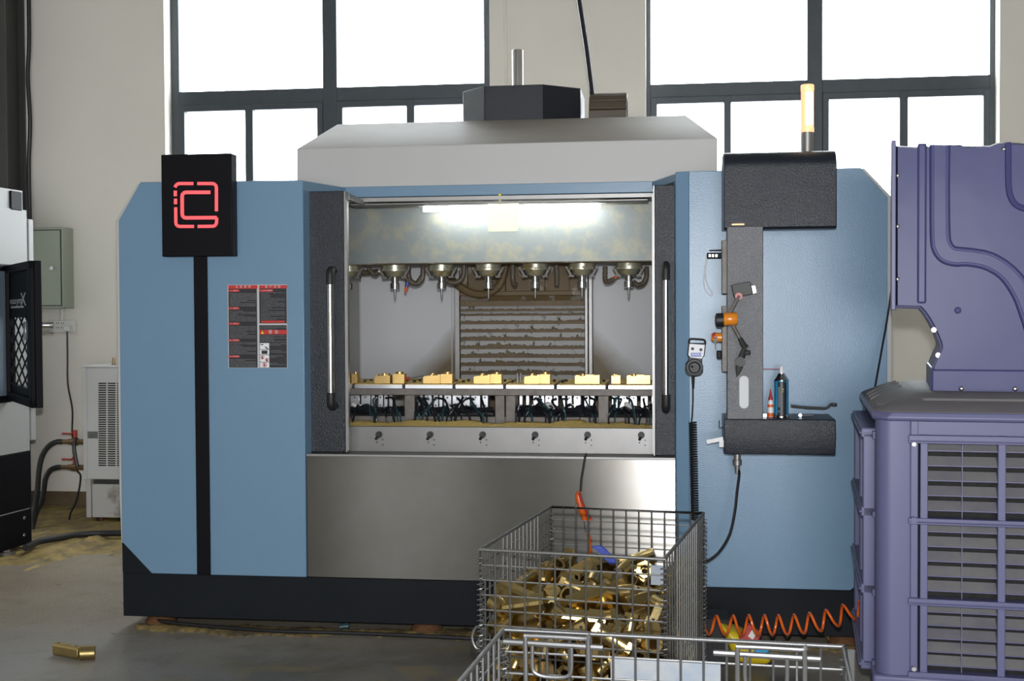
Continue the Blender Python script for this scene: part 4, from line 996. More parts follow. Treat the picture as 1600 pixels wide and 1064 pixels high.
# yellow bag, packet and cloth on a dark bin behind the right basket
# ------------------------------------------------------------------ wire baskets
def basket(loc, rotz, w, d, h, zb, cell, matn, label, hh):
    """w along local x, d along local y; origin on the floor in the middle. zb bottom, h rim height"""
    b = empty('wire_basket', loc, (0, 0, rotz), label, 'basket', None)
    def mesh_panel(c, du, ln, hz, nu, name='mesh_panel'):
        # c corner (x,y), du unit dir along panel, ln length
        m = MB(); n = Vector((-du.y, du.x, 0))*.004
        nu = round(ln/cell); nz = round((hz-zb)/cell)
        for i in range(nu+1):
            p = Vector((c[0], c[1], 0))+du*(ln*i/nu)
            m.tube([p+Vector((0, 0, zb)), p+Vector((0, 0, hz))], .0033, 6)
        for k in range(nz+1):
            z = zb+(hz-zb)*k/nz; r = .0046 if k == nz else .0028
            a = Vector((c[0], c[1], z))+n; m.tube([a, a+du*ln], r, 6)
        return m.build(name, matn, b, smooth=60)
    X_, Y_ = Vector((1, 0, 0)), Vector((0, 1, 0))
    mesh_panel((-w/2, -d/2), X_, w, h, 0); mesh_panel((-w/2, d/2), X_, w, h, 0)
    mesh_panel((-w/2, -d/2), Y_, d, h, 0); mesh_panel((w/2, -d/2), Y_, d, h, 0)
    m = MB(); n = round(w/cell)
    for i in range(n+1): m.tube([(-w/2+w*i/n, -d/2, zb), (-w/2+w*i/n, d/2, zb)], .003, 6)
    n = round(d/cell)
    for i in range(n+1): m.tube([(-w/2, -d/2+d*i/n, zb+.006), (w/2, -d/2+d*i/n, zb+.006)], .003, 6)
    m.build('mesh_floor', matn, b, smooth=60)
    c = [(-w/2, -d/2), (w/2, -d/2), (w/2, d/2), (-w/2, d/2)]
    m = MB().tube([(x, y, h+.002) for x, y in c+c[:1]], .0056, 8); m.build('rim', matn, b, smooth=60)
    for x, y in c:
        m = MB().tube([(x*.985, y*.985, .0), (x*.985, y*.985, zb+.03)], .018, 10).cyl((x*.985, y*.985, .006), (0, 0, 1), .04, .012, 14)
        m.build('leg', matn, b)
        # spiral wire lacing the two panels together at each corner
        hel = [(x+.011*cos(2*pi*i/8), y+.011*sin(2*pi*i/8), zb+.02+(h-zb-.04)*i/(8*38)) for i in range(8*38+1)]
        MB().tube(hel, .0022, 5).build('corner_spiral', matn, b)
    return b
BW, BD, BH, BZ = .60, .895, .80, .12
B1 = basket((-.25, -1.4825, 0), radians(-9.2), BW, BD, BH, BZ, .0493, 'wire_zinc', 'rear wire mesh basket heaped with brass fittings before the steel apron', 0)
# hinge loops and rods on the left side, corner plate at the front right
m = MB()
for z in (.52, .33): m.lathe((-BW/2-.012, -.30, z), (0, 1, .25), [(-.13, .013), (.13, .013)], 10)
for z in (.50, .30): m.tube(smooth_path([(-BW/2, -.40, z+.03), (-BW/2-.03, -.40, z+.035), (-BW/2-.045, -.40, z), (-BW/2-.03, -.40, z-.035), (-BW/2, -.40, z-.03)], 5), .005, 8)
m.build('side_hinge', 'wire_zinc', B1)
MB().tube([(-BW/2+.1, BD/2, BH+.004), (-BW/2+.105, BD/2, BH+.02)], .006, 8).build('rim_clip', 'wire_zinc', B1)
MB().box((BW/2-.022, -BD/2+.006, BH-.05), (.044, .003, .062)).build('corner_plate', 'plate_zinc', B1, bevel=.002)
rr_, rl_ = atz(1320, 1012, .8), atz(787, 985, .8)
dv = (rr_-rl_); ang = atan2(dv.y, dv.x); W2 = dv.length; D2 = .60
cen = (rr_+rl_)/2+Vector((sin(ang), -cos(ang), 0))*D2/2; cen.z = 0
B2 = basket(cen, ang, W2, D2, .80, .12, .0535, 'wire_bright', 'front empty bright wire basket cut off by the bottom of the photo', 0)
# fold-down gate loops hanging on the far side
def gate(x):
    m = MB(); y = D2/2-.018; s = .8
    m.tube(smooth_path([(x-.075, y-.012, .797-.05), (x-.075, y-.012, .793), (x-.066, y-.012, .798), (x+.066, y-.012, .798), (x+.075, y-.012, .793), (x+.075, y-.012, .64)], 5), .0058, 8)
    m.tube([(x-.075, y-.012, .75), (x-.075, y-.012, .64)], .0058, 8)
    m.tube([(x-.13, y-.004, .779), (x+.11, y-.004, .777)], .0072, 8)
    m.tube(smooth_path([(x-.058, y-.016, .778), (x-.058, y-.016, .728), (x-.052, y-.016, .712), (x-.03, y-.016, .704), (x+.01, y-.016, .704), (x+.03, y-.016, .710), (x+.036, y-.016, .728), (x+.036, y-.016, .778)], 4), .0048, 8)
    m.build('handle_loop', 'wire_bright', B2)
gate(-W2/2+.135); gate(W2/2-.165)
sx_ = [(v-800) for v in (960, 1130)]
px0, px1 = -W2/2+W2*(960-787)/533, -W2/2+W2*(1133-787)/533
MB().bb((px0, D2/2+.006, .56), (px1, D2/2+.0095, .7495)).build('name_plate', 'plate_zinc', B2, bevel=.001)
MB().tube([(W2/2+.012, D2/2-.02, .8), (W2/2+.012, D2/2-.02, .14)], .010, 8).build('corner_post', 'wire_bright', B2)
MB().tube([(W2/2-.02, D2/2-.06, .66), (W2/2-.02, D2/2-.02, .70), (W2/2-.06, D2/2-.02, .66), (W2/2-.045, D2/2-.04, .62)], .008, 8).build('side_hook', 'wire_bright', B2)

# the heap of brass fittings (settled poses, in the basket's own frame)
PILE = [(0,-0.205,-0.31,0.627,1.84,0.27,-0.19), (0,0.207,-0.231,0.624,-0.67,-0.13,0.72), (1,0.226,0.142,0.623,-1.46,-0.0,-0.0), (0,0.049,0.346,0.623,1.24,0.33,-3.03),
        (0,-0.252,-0.084,0.619,-1.72,-0.08,1.44), (0,-0.176,-0.405,0.618,0.93,0.2,3.12), (0,-0.191,0.05,0.611,-0.73,-0.49,-1.32), (0,0.047,0.087,0.611,0.94,-0.08,1.71),
        (1,0.107,0.257,0.608,1.47,-0.32,-1.38), (1,0.243,0.038,0.606,-1.41,-0.15,1.22), (0,-0.238,0.281,0.602,-0.07,-0.09,1.16), (0,0.264,-0.346,0.597,-1.67,-0.22,1.55),
        (2,-0.126,0.287,0.594,0.19,0.57,2.94), (0,0.253,0.349,0.592,-1.48,-0.55,-1.75), (0,0.167,-0.035,0.587,1.34,-3.07,-0.3), (0,0.005,-0.135,0.586,-0.61,-0.03,-2.74),
        (2,0.011,-0.2,0.585,0.95,2.8,0.19), (0,-0.043,0.126,0.58,0.97,-0.12,2.28), (1,-0.092,0.04,0.579,-1.74,0.42,-0.03), (0,0.005,-0.356,0.578,-0.56,-0.11,-2.89),
        (0,-0.13,0.392,0.577,-1.4,3.05,0.13), (0,-0.198,0.175,0.577,-2.48,0.11,0.35), (0,-0.184,-0.24,0.576,-0.51,0.22,-0.67), (0,-0.252,-0.32,0.573,1.9,0.35,-1.44),
        (0,-0.05,-0.063,0.569,-2.35,-0.79,1.1), (0,-0.208,-0.159,0.565,-1.85,-0.1,-0.46), (0,0.125,0.405,0.564,0.95,0.42,-0.03), (0,-0.206,0.027,0.562,-0.85,0.28,2.12),
        (0,0.15,0.306,0.562,-2.09,-0.59,-1.19), (2,0.022,0.273,0.556,3.03,0.34,0.5), (1,0.033,-0.25,0.55,-1.86,0.07,-2.76), (2,0.049,0.113,0.546,2.87,-0.4,1.39),
        (2,0.184,0.052,0.546,0.05,0.24,-1.5), (0,0.031,-0.061,0.538,1.29,-0.19,2.06), (0,0.253,0.332,0.538,-1.42,-0.49,-1.73), (0,0.267,0.111,0.537,-0.02,-0.09,1.61),
        (0,-0.031,-0.407,0.536,0.01,2.68,-0.03), (2,0.204,-0.143,0.536,0.46,-0.31,-1.84), (0,0.267,-0.318,0.532,0.06,0.33,-1.6), (0,0.211,0.232,0.532,-0.98,-0.38,-2.67),
        (1,0.126,-0.401,0.53,-0.1,-0.49,3.13), (0,0.07,0.393,0.525,-1.62,-2.69,0.16), (1,0.164,-0.34,0.525,-0.32,0.13,-0.08), (2,-0.198,-0.331,0.524,-0.47,-3.04,-0.76),
        (1,-0.241,-0.042,0.521,-0.02,-0.86,-0.9), (2,-0.054,0.329,0.52,-0.38,-3.03,1.2), (2,-0.179,0.07,0.512,-0.72,-0.32,1.4), (0,0.112,-0.052,0.509,-1.87,-0.83,-1.52),
        (0,-0.063,0.108,0.508,1.16,-0.22,1.6), (1,-0.262,0.248,0.504,-0.1,-1.63,1.57), (2,0.045,0.172,0.501,-2.7,-0.2,-0.39), (1,0.165,-0.278,0.498,-0.2,0.72,-0.25),
        (0,-0.048,-0.292,0.495,-0.18,0.41,1.9), (0,-0.209,0.405,0.495,0.67,-0.03,-0.02), (0,-0.122,-0.181,0.494,-0.31,-0.04,-2.75), (1,0.225,-0.177,0.493,-1.23,-0.06,-2.3),
        (0,0.198,0.347,0.487,1.67,-0.12,-1.58), (0,0.197,0.141,0.486,-0.96,0.09,1.92), (0,-0.039,-0.024,0.485,0.82,-0.19,-2.73), (0,-0.188,-0.268,0.483,0.66,2.78,0.17),
        (0,-0.119,-0.116,0.48,-1.79,-2.57,0.01), (2,0.065,-0.321,0.48,-3.01,0.11,1.45), (2,0.054,-0.178,0.478,1.51,-0.33,0.44), (0,0.26,0.123,0.472,2.69,-0.18,1.65),
        (2,-0.112,0.122,0.467,-0.6,0.18,-1.58), (1,-0.198,0.229,0.467,0.08,0.85,-1.77), (0,-0.201,-0.135,0.465,1.07,0.54,-0.05), (0,0.074,0.335,0.462,-1.52,0.26,2.04),
        (0,0.041,-0.129,0.456,3.05,-0.29,0.47), (1,0.22,-0.035,0.454,1.05,-0.25,2.74), (0,0.019,-0.062,0.454,-0.57,-0.45,-2.26), (0,0.267,-0.346,0.447,0.03,-0.24,1.6),
        (0,0.266,0.349,0.444,1.13,-0.01,-1.59), (0,0.175,0.102,0.443,2.01,0.2,-0.83), (0,-0.145,-0.345,0.441,0.98,0.1,1.31), (1,0.209,-0.361,0.437,-0.4,-2.48,1.66),
        (2,-0.175,0.291,0.435,0.31,-0.55,0.25), (0,-0.038,0.333,0.434,0.09,0.03,-1.52), (0,-0.261,0.372,0.433,-0.5,-2.06,1.72), (2,-0.169,-0.035,0.43,0.94,-0.35,-2.72),
        (0,-0.241,-0.233,0.427,2.01,0.92,-1.04), (0,0.225,-0.224,0.423,-1.42,-0.26,2.19), (0,-0.129,0.167,0.423,-1.01,0.39,0.77), (0,0.178,0.17,0.421,0.75,-3.06,-0.74),
        (0,0.068,0.269,0.42,-1.49,0.28,1.0), (2,0.001,0.124,0.42,-0.16,-0.46,-1.48), (1,0.14,-0.318,0.42,-0.13,-2.74,1.56), (1,-0.007,-0.36,0.419,0.71,0.12,-1.81),
        (0,0.194,0.236,0.418,-1.99,0.37,-0.75), (2,-0.271,0.123,0.417,-1.57,-0.47,-1.57), (0,-0.207,-0.095,0.412,1.98,0.37,0.4), (0,-0.057,-0.231,0.412,-2.86,0.26,-1.43),
        (1,0.223,-0.089,0.407,-0.93,-0.66,3.07), (2,0.198,0.348,0.406,-0.34,0.4,-0.59), (0,0.097,0.114,0.406,0.3,-0.61,-1.44), (1,-0.134,0.33,0.404,1.23,2.71,-0.03),
        (0,0.177,-0.037,0.393,-0.77,0.28,0.12), (2,-0.174,0.125,0.39,0.25,2.8,-1.5), (1,-0.164,-0.212,0.389,0.58,-1.28,-1.18), (0,0.071,-0.142,0.389,1.55,-0.07,-0.95),
        (0,0.162,-0.165,0.388,0.38,-2.95,-1.0), (0,-0.175,0.392,0.386,-1.6,-0.81,-0.18), (0,-0.032,0.346,0.38,-1.34,0.06,-1.35), (1,-0.223,-0.368,0.378,0.49,-0.06,2.46),
        (1,-0.028,0.002,0.376,1.4,-0.54,1.84), (0,-0.077,-0.106,0.372,1.42,-0.53,1.07), (0,0.114,-0.407,0.368,-0.02,-0.47,3.11), (0,-0.101,-0.295,0.365,-0.15,0.46,1.58),
        (0,0.179,0.019,0.36,2.12,0.17,0.34), (0,0.015,-0.201,0.359,0.64,0.1,-0.95), (0,0.166,0.322,0.358,0.63,-0.08,-1.73), (0,-0.027,0.104,0.358,-0.62,-0.02,-0.57),
        (0,0.193,0.1,0.353,-0.93,-0.08,-2.88), (0,0.241,-0.315,0.352,-1.44,-0.07,-1.57), (0,-0.267,-0.151,0.351,-0.03,-0.1,1.54), (0,-0.092,0.319,0.35,1.04,-0.08,1.95),
        (0,-0.253,0.072,0.347,-1.66,0.5,1.41), (0,0.057,0.298,0.343,-0.35,0.01,-1.5), (0,0.061,-0.365,0.339,1.39,-0.93,1.74), (0,0.003,0.407,0.339,0.0,2.91,0.04),
        (1,-0.056,-0.358,0.337,1.05,-0.18,-0.04), (1,0.21,-0.09,0.336,1.42,-0.37,-1.64), (0,-0.18,-0.056,0.335,1.96,0.19,1.17), (0,-0.264,0.266,0.335,1.62,-0.24,1.49),
        (0,0.071,-0.046,0.334,2.15,-0.0,1.77), (0,-0.154,-0.347,0.328,-0.13,-0.4,1.65), (0,-0.046,-0.085,0.326,2.0,-0.08,-0.37), (0,0.12,0.346,0.323,0.28,0.36,-1.56),
        (0,-0.01,0.238,0.322,-1.43,-0.01,-1.68), (0,-0.214,0.016,0.32,-0.05,0.08,1.12), (2,0.003,-0.243,0.312,2.17,0.13,-0.96), (2,-0.047,0.072,0.312,-0.43,0.47,0.14),
        (0,0.174,0.132,0.308,-2.05,-0.79,1.3), (2,0.148,-0.167,0.307,-0.06,0.42,0.78), (0,0.197,-0.347,0.307,-1.97,-0.37,1.72), (1,0.187,0.278,0.302,-0.75,0.22,-2.0),
        (1,-0.219,-0.311,0.298,-1.13,-2.77,-0.02), (0,-0.267,-0.368,0.297,-0.08,2.11,-1.64), (0,-0.144,0.322,0.296,0.37,0.45,1.57), (0,0.267,-0.142,0.292,-0.04,-3.04,-1.54),
        (1,-0.221,-0.158,0.291,1.52,-0.01,-0.24), (0,0.266,-0.315,0.286,0.17,0.12,-1.6), (0,0.267,0.321,0.284,0.05,0.4,1.6), (1,0.069,0.36,0.284,-1.79,-0.09,1.18),
        (2,-0.052,-0.344,0.284,-0.12,3.01,-0.76), (0,0.054,0.187,0.284,-0.32,-0.34,-1.48), (1,0.198,0.02,0.282,1.01,-0.31,-3.0), (0,0.132,-0.35,0.281,-0.6,-0.44,1.96),
        (0,-0.206,-0.089,0.279,1.53,0.05,-0.1), (2,-0.142,0.146,0.278,0.31,-0.34,0.83), (0,-0.087,-0.155,0.274,-1.96,-0.2,-2.27), (1,0.228,0.146,0.273,-0.86,0.07,-0.94),
        (0,-0.209,0.302,0.273,-1.29,-0.02,-1.56), (0,0.107,-0.074,0.27,1.67,-0.06,-2.7), (1,0.184,0.363,0.27,-1.37,-0.53,1.09), (0,-0.219,0.034,0.263,1.46,-0.07,-0.86),
        (2,-0.271,0.33,0.26,1.57,-0.21,1.57), (0,-0.097,0.323,0.257,0.3,0.5,1.52), (0,0.094,0.135,0.255,0.75,2.67,0.97), (0,0.095,0.028,0.254,-0.67,2.62,1.33),
        (0,-0.061,0.083,0.247,1.21,-0.51,-1.63), (2,0.053,-0.205,0.243,-0.62,0.15,2.55), (0,-0.023,0.346,0.239,1.37,-0.37,-1.55), (1,0.171,-0.335,0.234,-1.01,0.18,-1.06),
        (0,0.086,0.298,0.23,1.24,0.31,2.11), (0,-0.174,-0.197,0.228,1.64,0.09,-0.87), (0,0.012,0.039,0.228,-1.39,0.66,2.14), (1,0.074,-0.361,0.227,-1.88,0.05,-1.72),
        (1,0.218,0.279,0.226,-1.04,-0.0,-2.77), (2,0.19,-0.145,0.222,3.1,-0.03,0.23), (1,-0.185,0.311,0.222,1.77,-0.01,1.59), (2,-0.027,0.245,0.221,0.38,-2.94,0.04),
        (0,0.205,0.187,0.219,1.44,3.03,-0.22), (1,-0.038,-0.365,0.219,-1.58,0.14,2.38), (0,0.219,0.062,0.215,1.68,-0.12,-2.36), (0,-0.004,-0.048,0.215,-0.91,-0.93,2.46),
        (0,-0.187,0.136,0.214,1.0,-0.14,2.8), (0,0.182,-0.059,0.213,-1.62,-0.05,0.28), (0,-0.171,-0.329,0.209,0.76,-0.32,-0.98), (2,-0.076,-0.073,0.208,-0.64,0.5,-1.12),
        (0,-0.01,-0.304,0.207,0.56,-0.31,2.16), (2,-0.177,-0.005,0.206,-3.08,0.23,1.22), (0,0.046,0.146,0.202,0.67,-0.62,2.99), (0,0.181,0.393,0.199,-1.63,0.41,-0.16),
        (1,0.261,-0.251,0.196,-1.11,0.67,1.58), (1,-0.262,-0.226,0.191,0.02,-0.54,-1.57), (2,-0.189,0.18,0.18,-0.62,3.14,-0.2), (0,0.06,-0.313,0.172,-0.0,-3.0,-0.95),
        (0,-0.226,0.321,0.172,-0.0,-3.0,-1.16), (0,0.113,0.334,0.172,-0.0,-3.0,1.56), (2,-0.193,-0.101,0.169,0.24,-3.14,-0.57), (2,0.204,-0.124,0.164,0.05,-3.13,0.83),
        (1,-0.043,0.184,0.163,1.67,-0.0,2.25), (1,0.217,0.283,0.163,-1.67,-0.0,0.33), (1,0.166,-0.016,0.163,-1.67,0.0,0.35), (1,0.182,-0.306,0.163,1.4,0.0,-1.53),
        (1,0.262,-0.366,0.16,-0.03,-0.0,-1.57), (0,0.022,-0.171,0.159,-1.45,-0.03,0.46), (1,-0.262,0.058,0.159,0.0,-0.0,1.57), (0,-0.118,-0.344,0.158,1.61,-0.03,2.09),
        (0,-0.035,-0.324,0.158,-1.61,-0.03,1.81), (0,-0.003,0.326,0.158,1.59,-0.03,-2.81), (0,-0.204,-0.366,0.158,1.61,-0.03,2.51), (0,-0.015,0.012,0.158,-1.61,-0.03,0.08),
        (0,-0.167,0.318,0.158,1.61,-0.03,1.91), (0,-0.017,0.393,0.158,1.6,-0.03,-3.0), (2,0.211,0.152,0.154,-0.0,-0.0,1.09)]
kinds = [brass_bar_bm, brass_tee_bm, brass_block_bm]
protos = {}
labs = ['brass bar fitting with a ring end, one of many heaped in the basket', 'short brass tee fitting with open ends among the heap in the basket', 'flat wide brass block among the heap in the basket']
grps = ['brass bar fittings in the basket', 'brass tee fittings in the basket', 'brass blocks in the basket']
BM = Matrix.Translation((-.25, -1.4825, 0)) @ Matrix.Rotation(radians(-9.2), 4, 'Z')
for k, x, y, z, a, b, c in PILE:
    if k not in protos:
        o = kinds[k]().build(('brass_fitting', 'brass_tee', 'brass_block')[k], ['brass', 'hole_dark']); protos[k] = o
        tag(o, labs[k], 'fitting', grps[k])
    else: o = protos[k].copy(); COL.objects.link(o)
    o.matrix_world = BM @ Matrix.LocRotScale((x, y, z), Euler((a, b, c)), None)
# blue strap lying on the heap
p = [at(u, v, -1.25) for u, v in ((930, 856), (938, 862), (947, 872), (958, 884))]
m = MB(); n = Vector((.0, -.02, .03))
m.loft([[q_+Vector((-.012, -.01, .004)), q_+Vector((.022, -.01, .008)), q_+Vector((.022, -.004, .012)), q_+Vector((-.012, -.004, .008))] for q_ in p])
tag(place(m.build('plastic_strip', 'blue_plastic', bevel=.002), p[2]), 'dark blue plastic strip lying on the brass heap', 'strip')

# ------------------------------------------------------------------ dark bin with yellow bag, red packet and blue bottle cap, right of the rear basket
by = -.55
def lump(name, pts, r, matn, label, cat, sy=1):
    m = MB().tube(smooth_path(pts, 4), r, 14); o = m.build(name, matn, smooth=60)
    return tag(place(o, pts[0]), label, cat)
b0, b1 = atz(1096, 1040, 0), atz(1136, 1040, 0)
zt3 = at(1115, 968, b0.y).z
bn = MB().loft([[(b0.x+s, b0.y-t, z) for s, t in ((0, 0), (.115+e, 0), (.115+e, -.2), (0, -.2))] for z, e in ((0, -.01), (zt3, .01))])
tag(place(bn.build('plastic_bin', 'rag_dark', bevel=.008), b0), 'black plastic bin on the floor right of the full basket', 'bin')
yb = b0.y
def blob(center, dims, seed, matn, name, rot=0):
    rn = random.Random(seed); m = MB(); n, k = 18, 12; rings = []
    for j in range(k+1):
        ph = pi*j/k; ring_ = []
        for i in range(n):
            th = 2*pi*i/n; s = 1+.10*sin(3*th+seed)*sin(2*ph)+.06*sin(5*th+2*ph)+rn.uniform(-.03, .03)
            ring_.append(Vector((dims[0]*s*sin(max(ph, .02))*cos(th), dims[1]*s*sin(max(ph, .02))*sin(th), dims[2]*cos(ph)*(1+.05*sin(4*th)))))
        rings.append(ring_)
    R = Matrix.Rotation(rot, 3, 'Y')
    m.loft([[R@v for v in r_] for r_ in rings])
    o = m.build(name, matn, smooth=70); o.location = center; return o
c = at(1170, 1004, yb)
yellow = MB()
pr = [(1124, 972), (1160, 985), (1178, 1000), (1207, 1030), (1200, 1035), (1170, 1035), (1150, 1030), (1140, 1012), (1131, 990)]
pp = [at(u, v, yb) for u, v in pr]
cx_ = sum((p.x for p in pp))/len(pp); cz_ = sum((p.z for p in pp))/len(pp)
yellow.loft([[(cx_+(p.x-cx_)*s, yb+dy, cz_+(p.z-cz_)*s) for p in pp] for s, dy in ((.55, -.07), (.9, -.05), (1, -.01), (1, .05), (.85, .10), (.5, .12))])
zl_ = min(p.z for p in pp)
tag(place(yellow.build('plastic_bag', 'yellow_plastic', bevel=.01, smooth=50), (cx_, yb, zl_)), 'yellow plastic bag slumped beside the black bin', 'bag')
tag(place(MB().loft([[at(u, v, yb-.02).to_tuple() for u, v in ((1138, 1014), (1165, 1038), (1200, 1039), (1208, 1034))], [at(u, v, yb+.10).to_tuple() for u, v in ((1138, 1014), (1165, 1038), (1200, 1039), (1208, 1034))]]).build('plastic_sack', 'rag_dark', bevel=.008), at(1170, 1038, yb)), 'crumpled black sack under the yellow bag', 'sack')
rp_ = [at(u, v, yb-.095) for u, v in ((1154, 997), (1170, 975), (1191, 991), (1176, 1015))]
pk_ = MB().loft([[p.to_tuple() for p in rp_], [(p+Vector((0, .035, 0))).to_tuple() for p in rp_]])
pkt = tag(place(pk_.build('snack_packet', 'red_paint', bevel=.004), rp_[0]), 'red and white packet lying on the yellow bag', 'packet')
O = pkt.location.copy()
w_ = [at(u, v, yb-.0965) for u, v in ((1168.5, 994), (1175.5, 983.5), (1183, 990), (1176, 999.5))]
loc_build(MB()._add([p.to_tuple() for p in w_], [(0, 1, 2, 3)]), O, 'white_stripe', 'outlet_white', pkt)
cp_ = at(1189, 1013, yb-.09)
tag(place(MB().loft([[(cp_+Vector((a, -.02+t, b))).to_tuple() for a, b in ((-.032, .012), (-.024, .035), (.030, .026), (.034, -.012), (.0, -.022), (-.030, -.015))] for t in (0, .04)]).build('plastic_piece', 'cyan_plastic', bevel=.006), cp_), 'bright blue plastic piece in front of the yellow bag', 'plastic piece')
# stray brass bits on the floor by the purple cooler
for i, (u, v) in enumerate(((1336, 1000), (1295, 997))):
    p = atz(u, v+6, 0)
    o = brass_tee_bm().build('brass_tee', ['brass', 'hole_dark']); o.location = (p.x, p.y, .033); o.rotation_euler = (0, 0, .7+i); o.scale = (.6, .6, .8)
    tag(o, ('stray brass tee on the floor against the purple cooler', 'stray brass tee on the floor under the plinth, right of the coiled hose')[i], 'fitting')
# ------------------------------------------------------------------ purple evaporative cooler (own frame: x right along its front, y back)
CA = radians(6.0)
cr, cdv = Vector((cos(CA), -sin(CA), 0)), Vector((sin(CA), cos(CA), 0))
corner = opt(1368, 1058, 4.3); co = Vector((corner.x, corner.y, 0))
EC = empty('evaporative_cooler', co, (0, 0, -CA), 'purple evaporative air cooler with louvred sides and duct elbow on top', 'air cooler')
def cl(u, v, yl=0):                        # photo point on the cooler's local plane y = yl
    r = ray(u, v); p0 = co+cdv*yl; t = (p0-CAM).dot(cdv)/r.dot(cdv); p = CAM+r*t-co
    return Vector((p.dot(cr), yl, p.z))
def C(mb, name, mats, parent=None, **k): return mb.build(name, mats, parent or EC, **k)
CB, CT = corner.z, cl(1368, 655).z         # body bottom and lid underside
CWD = CDP = 1.08
cw = cl(1424, 800).x                       # corner post width
def post(x, y, sx, sy):
    m = MB(); n = 8; pr = [(x+sx*cw, y), (x+sx*cw, y+sy*cw), (x, y+sy*cw)]
    arc = [(x+sx*(.055-.055*sin(a)), y+sy*(.055-.055*cos(a))) for a in [pi/2*i/n for i in range(n+1)]]
    pr = [(x+sx*cw, y+sy*.006), (x+sx*cw, y+sy*cw), (x+sx*.006, y+sy*cw)]+[(x+sx*(.055-.055*cos(a)), y+sy*(.055-.055*sin(a))) for a in [pi/2*i/n for i in range(n+1)]]
    return m.xy(pr, CB, CT+.01)
for x, y, sx, sy in ((0, 0, 1, 1), (CWD, 0, -1, 1), (0, CDP, 1, -1), (CWD, CDP, -1, -1)): C(post(x, y, sx, sy), 'corner_post', 'purple_plastic', bevel=.006)
# base tray and castors
C(MB().bb((-.01, -.012, CB-.06), (CWD+.01, CDP, CB+.012)), 'base_tray', 'purple_plastic', bevel=.012, seg=3)
for x in (.1, CWD-.1):
    for y in (.1, CDP-.1):
        m = MB().cyl((x, y, .055), (1, 0, 0), .055, .035, 20).box((x-.026, y, .11), (.006, .06, .12), mat=1).box((x+.026, y, .11), (.006, .06, .12), mat=1).bb((x-.04, y-.04, .16), (x+.04, y+.04, CB-.055), mat=1)
        C(m, 'castor', ['rubber', 'steel'])
# louvre panels: local builder on a side given by origin, right vector, outward normal
zr = [CB+.004, cl(1440, 933, .02).z, cl(1440, 944, .02).z, cl(1440, 808, .02).z, cl(1440, 818, .02).z, cl(1440, 679, .02).z, cl(1440, 692, .02).z]
rails = [(CB, CB+.028), (cl(1440, 944, .02).z, cl(1440, 933, .02).z), (cl(1440, 818, .02).z, cl(1440, 808, .02).z), (cl(1440, 692, .02).z, cl(1440, 679, .02).z)]
xs_bar = [cl(1437, 800, .02).x, cl(1449, 800, .02).x, cl(1558, 800, .02).x, cl(1570, 800, .02).x]
pitch = xs_bar[2]-xs_bar[0]
def louvre_side(o, ex, ey, length):
    """o corner, ex along the side, ey pointing inwards"""
    T = lambda x, y, z: Vector((o[0], o[1], z))+ex*x+ey*y
    def tb(m, x0, y0, z0, x1, y1, z1, mat=0):
        return m.loft([[T(x0, y0, z), T(x1, y0, z), T(x1, y1, z), T(x0, y1, z)] for z in (z0, z1)], True, mat)
    bars = [(xs_bar[0]+pitch*i, xs_bar[0]+pitch*i+(xs_bar[1]-xs_bar[0])) for i in range(9) if xs_bar[0]+pitch*i+.03 < length-cw+.02]
    n = len(bars)
    span = (length-2*cw-(cw*0))
    m = MB()
    for z0, z1 in rails:
        tb(m, cw-.01, -.006, z0, length-cw+.01, .045, z1)
        tb(m, cw-.005, -.010, z0+.006, length-cw+.005, .0, z0+.011)
    for a, b in bars: tb(m, a, .002, CB, b, .05, rails[-1][1])
    tb(m, length-cw-.03, .002, CB, length-cw+.004, .05, rails[-1][1])
    tb(m, cw-.004, .012, CB, xs_bar[0]-.006, .06, CT)                 # strip beside the post
    tb(m, cw-.004, .02, rails[-1][1]-.004, length-cw+.004, .07, CT+.005)   # band under the lid
    fr = C(m, 'louvre_frame', 'purple_plastic', bevel=.004)
    tb_ = MB(); tb(tb_, cw-.02, .075, CB, length-cw+.02, .085, CT); C(tb_, 'cooling_pad', 'pad_dark', fr)
    ends = [b for a, b in bars]; starts = [a for a, b in bars[1:]]+[length-cw-.03]
    for r0, r1 in zip(rails, rails[1:]):
        za, zb = r0[1], r1[0]; ns = 5 if r1 is rails[-1] else 5
        for a, b in zip(ends, starts):
            if b-a < .05: continue
            m = MB(); step = (zb-za)/ns
            for k in range(ns):
                zt = zb-step*k-.002
                # blade slopes outward and down
                m.loft([[T(x, .052, zt+.004), T(x, .022, zt-step*.42), T(x, .020, zt-step*.46), T(x, .016, zt-step*.44), T(x, .047, zt+.006)] for x in (a-.002, b+.002)])
                m.loft([[T(x, .0135, zt-step*.43), T(x, .0135, zt-step*.50), T(x, .021, zt-step*.50), T(x, .021, zt-step*.43)] for x in (a-.002, b+.002)], True, 1)
            xm = (a+b)/2; tb(m, xm-.0015, .018, za, xm+.0015, .03, zb, 1)
            C(m, 'louvre', ['slat_dusty', 'purple_plastic'], fr, smooth=30)
    return fr
louvre_side((0, 0), Vector((1, 0, 0)), Vector((0, 1, 0)), CWD)
louvre_side((0, CDP), Vector((0, -1, 0)), Vector((1, 0, 0)), CDP)
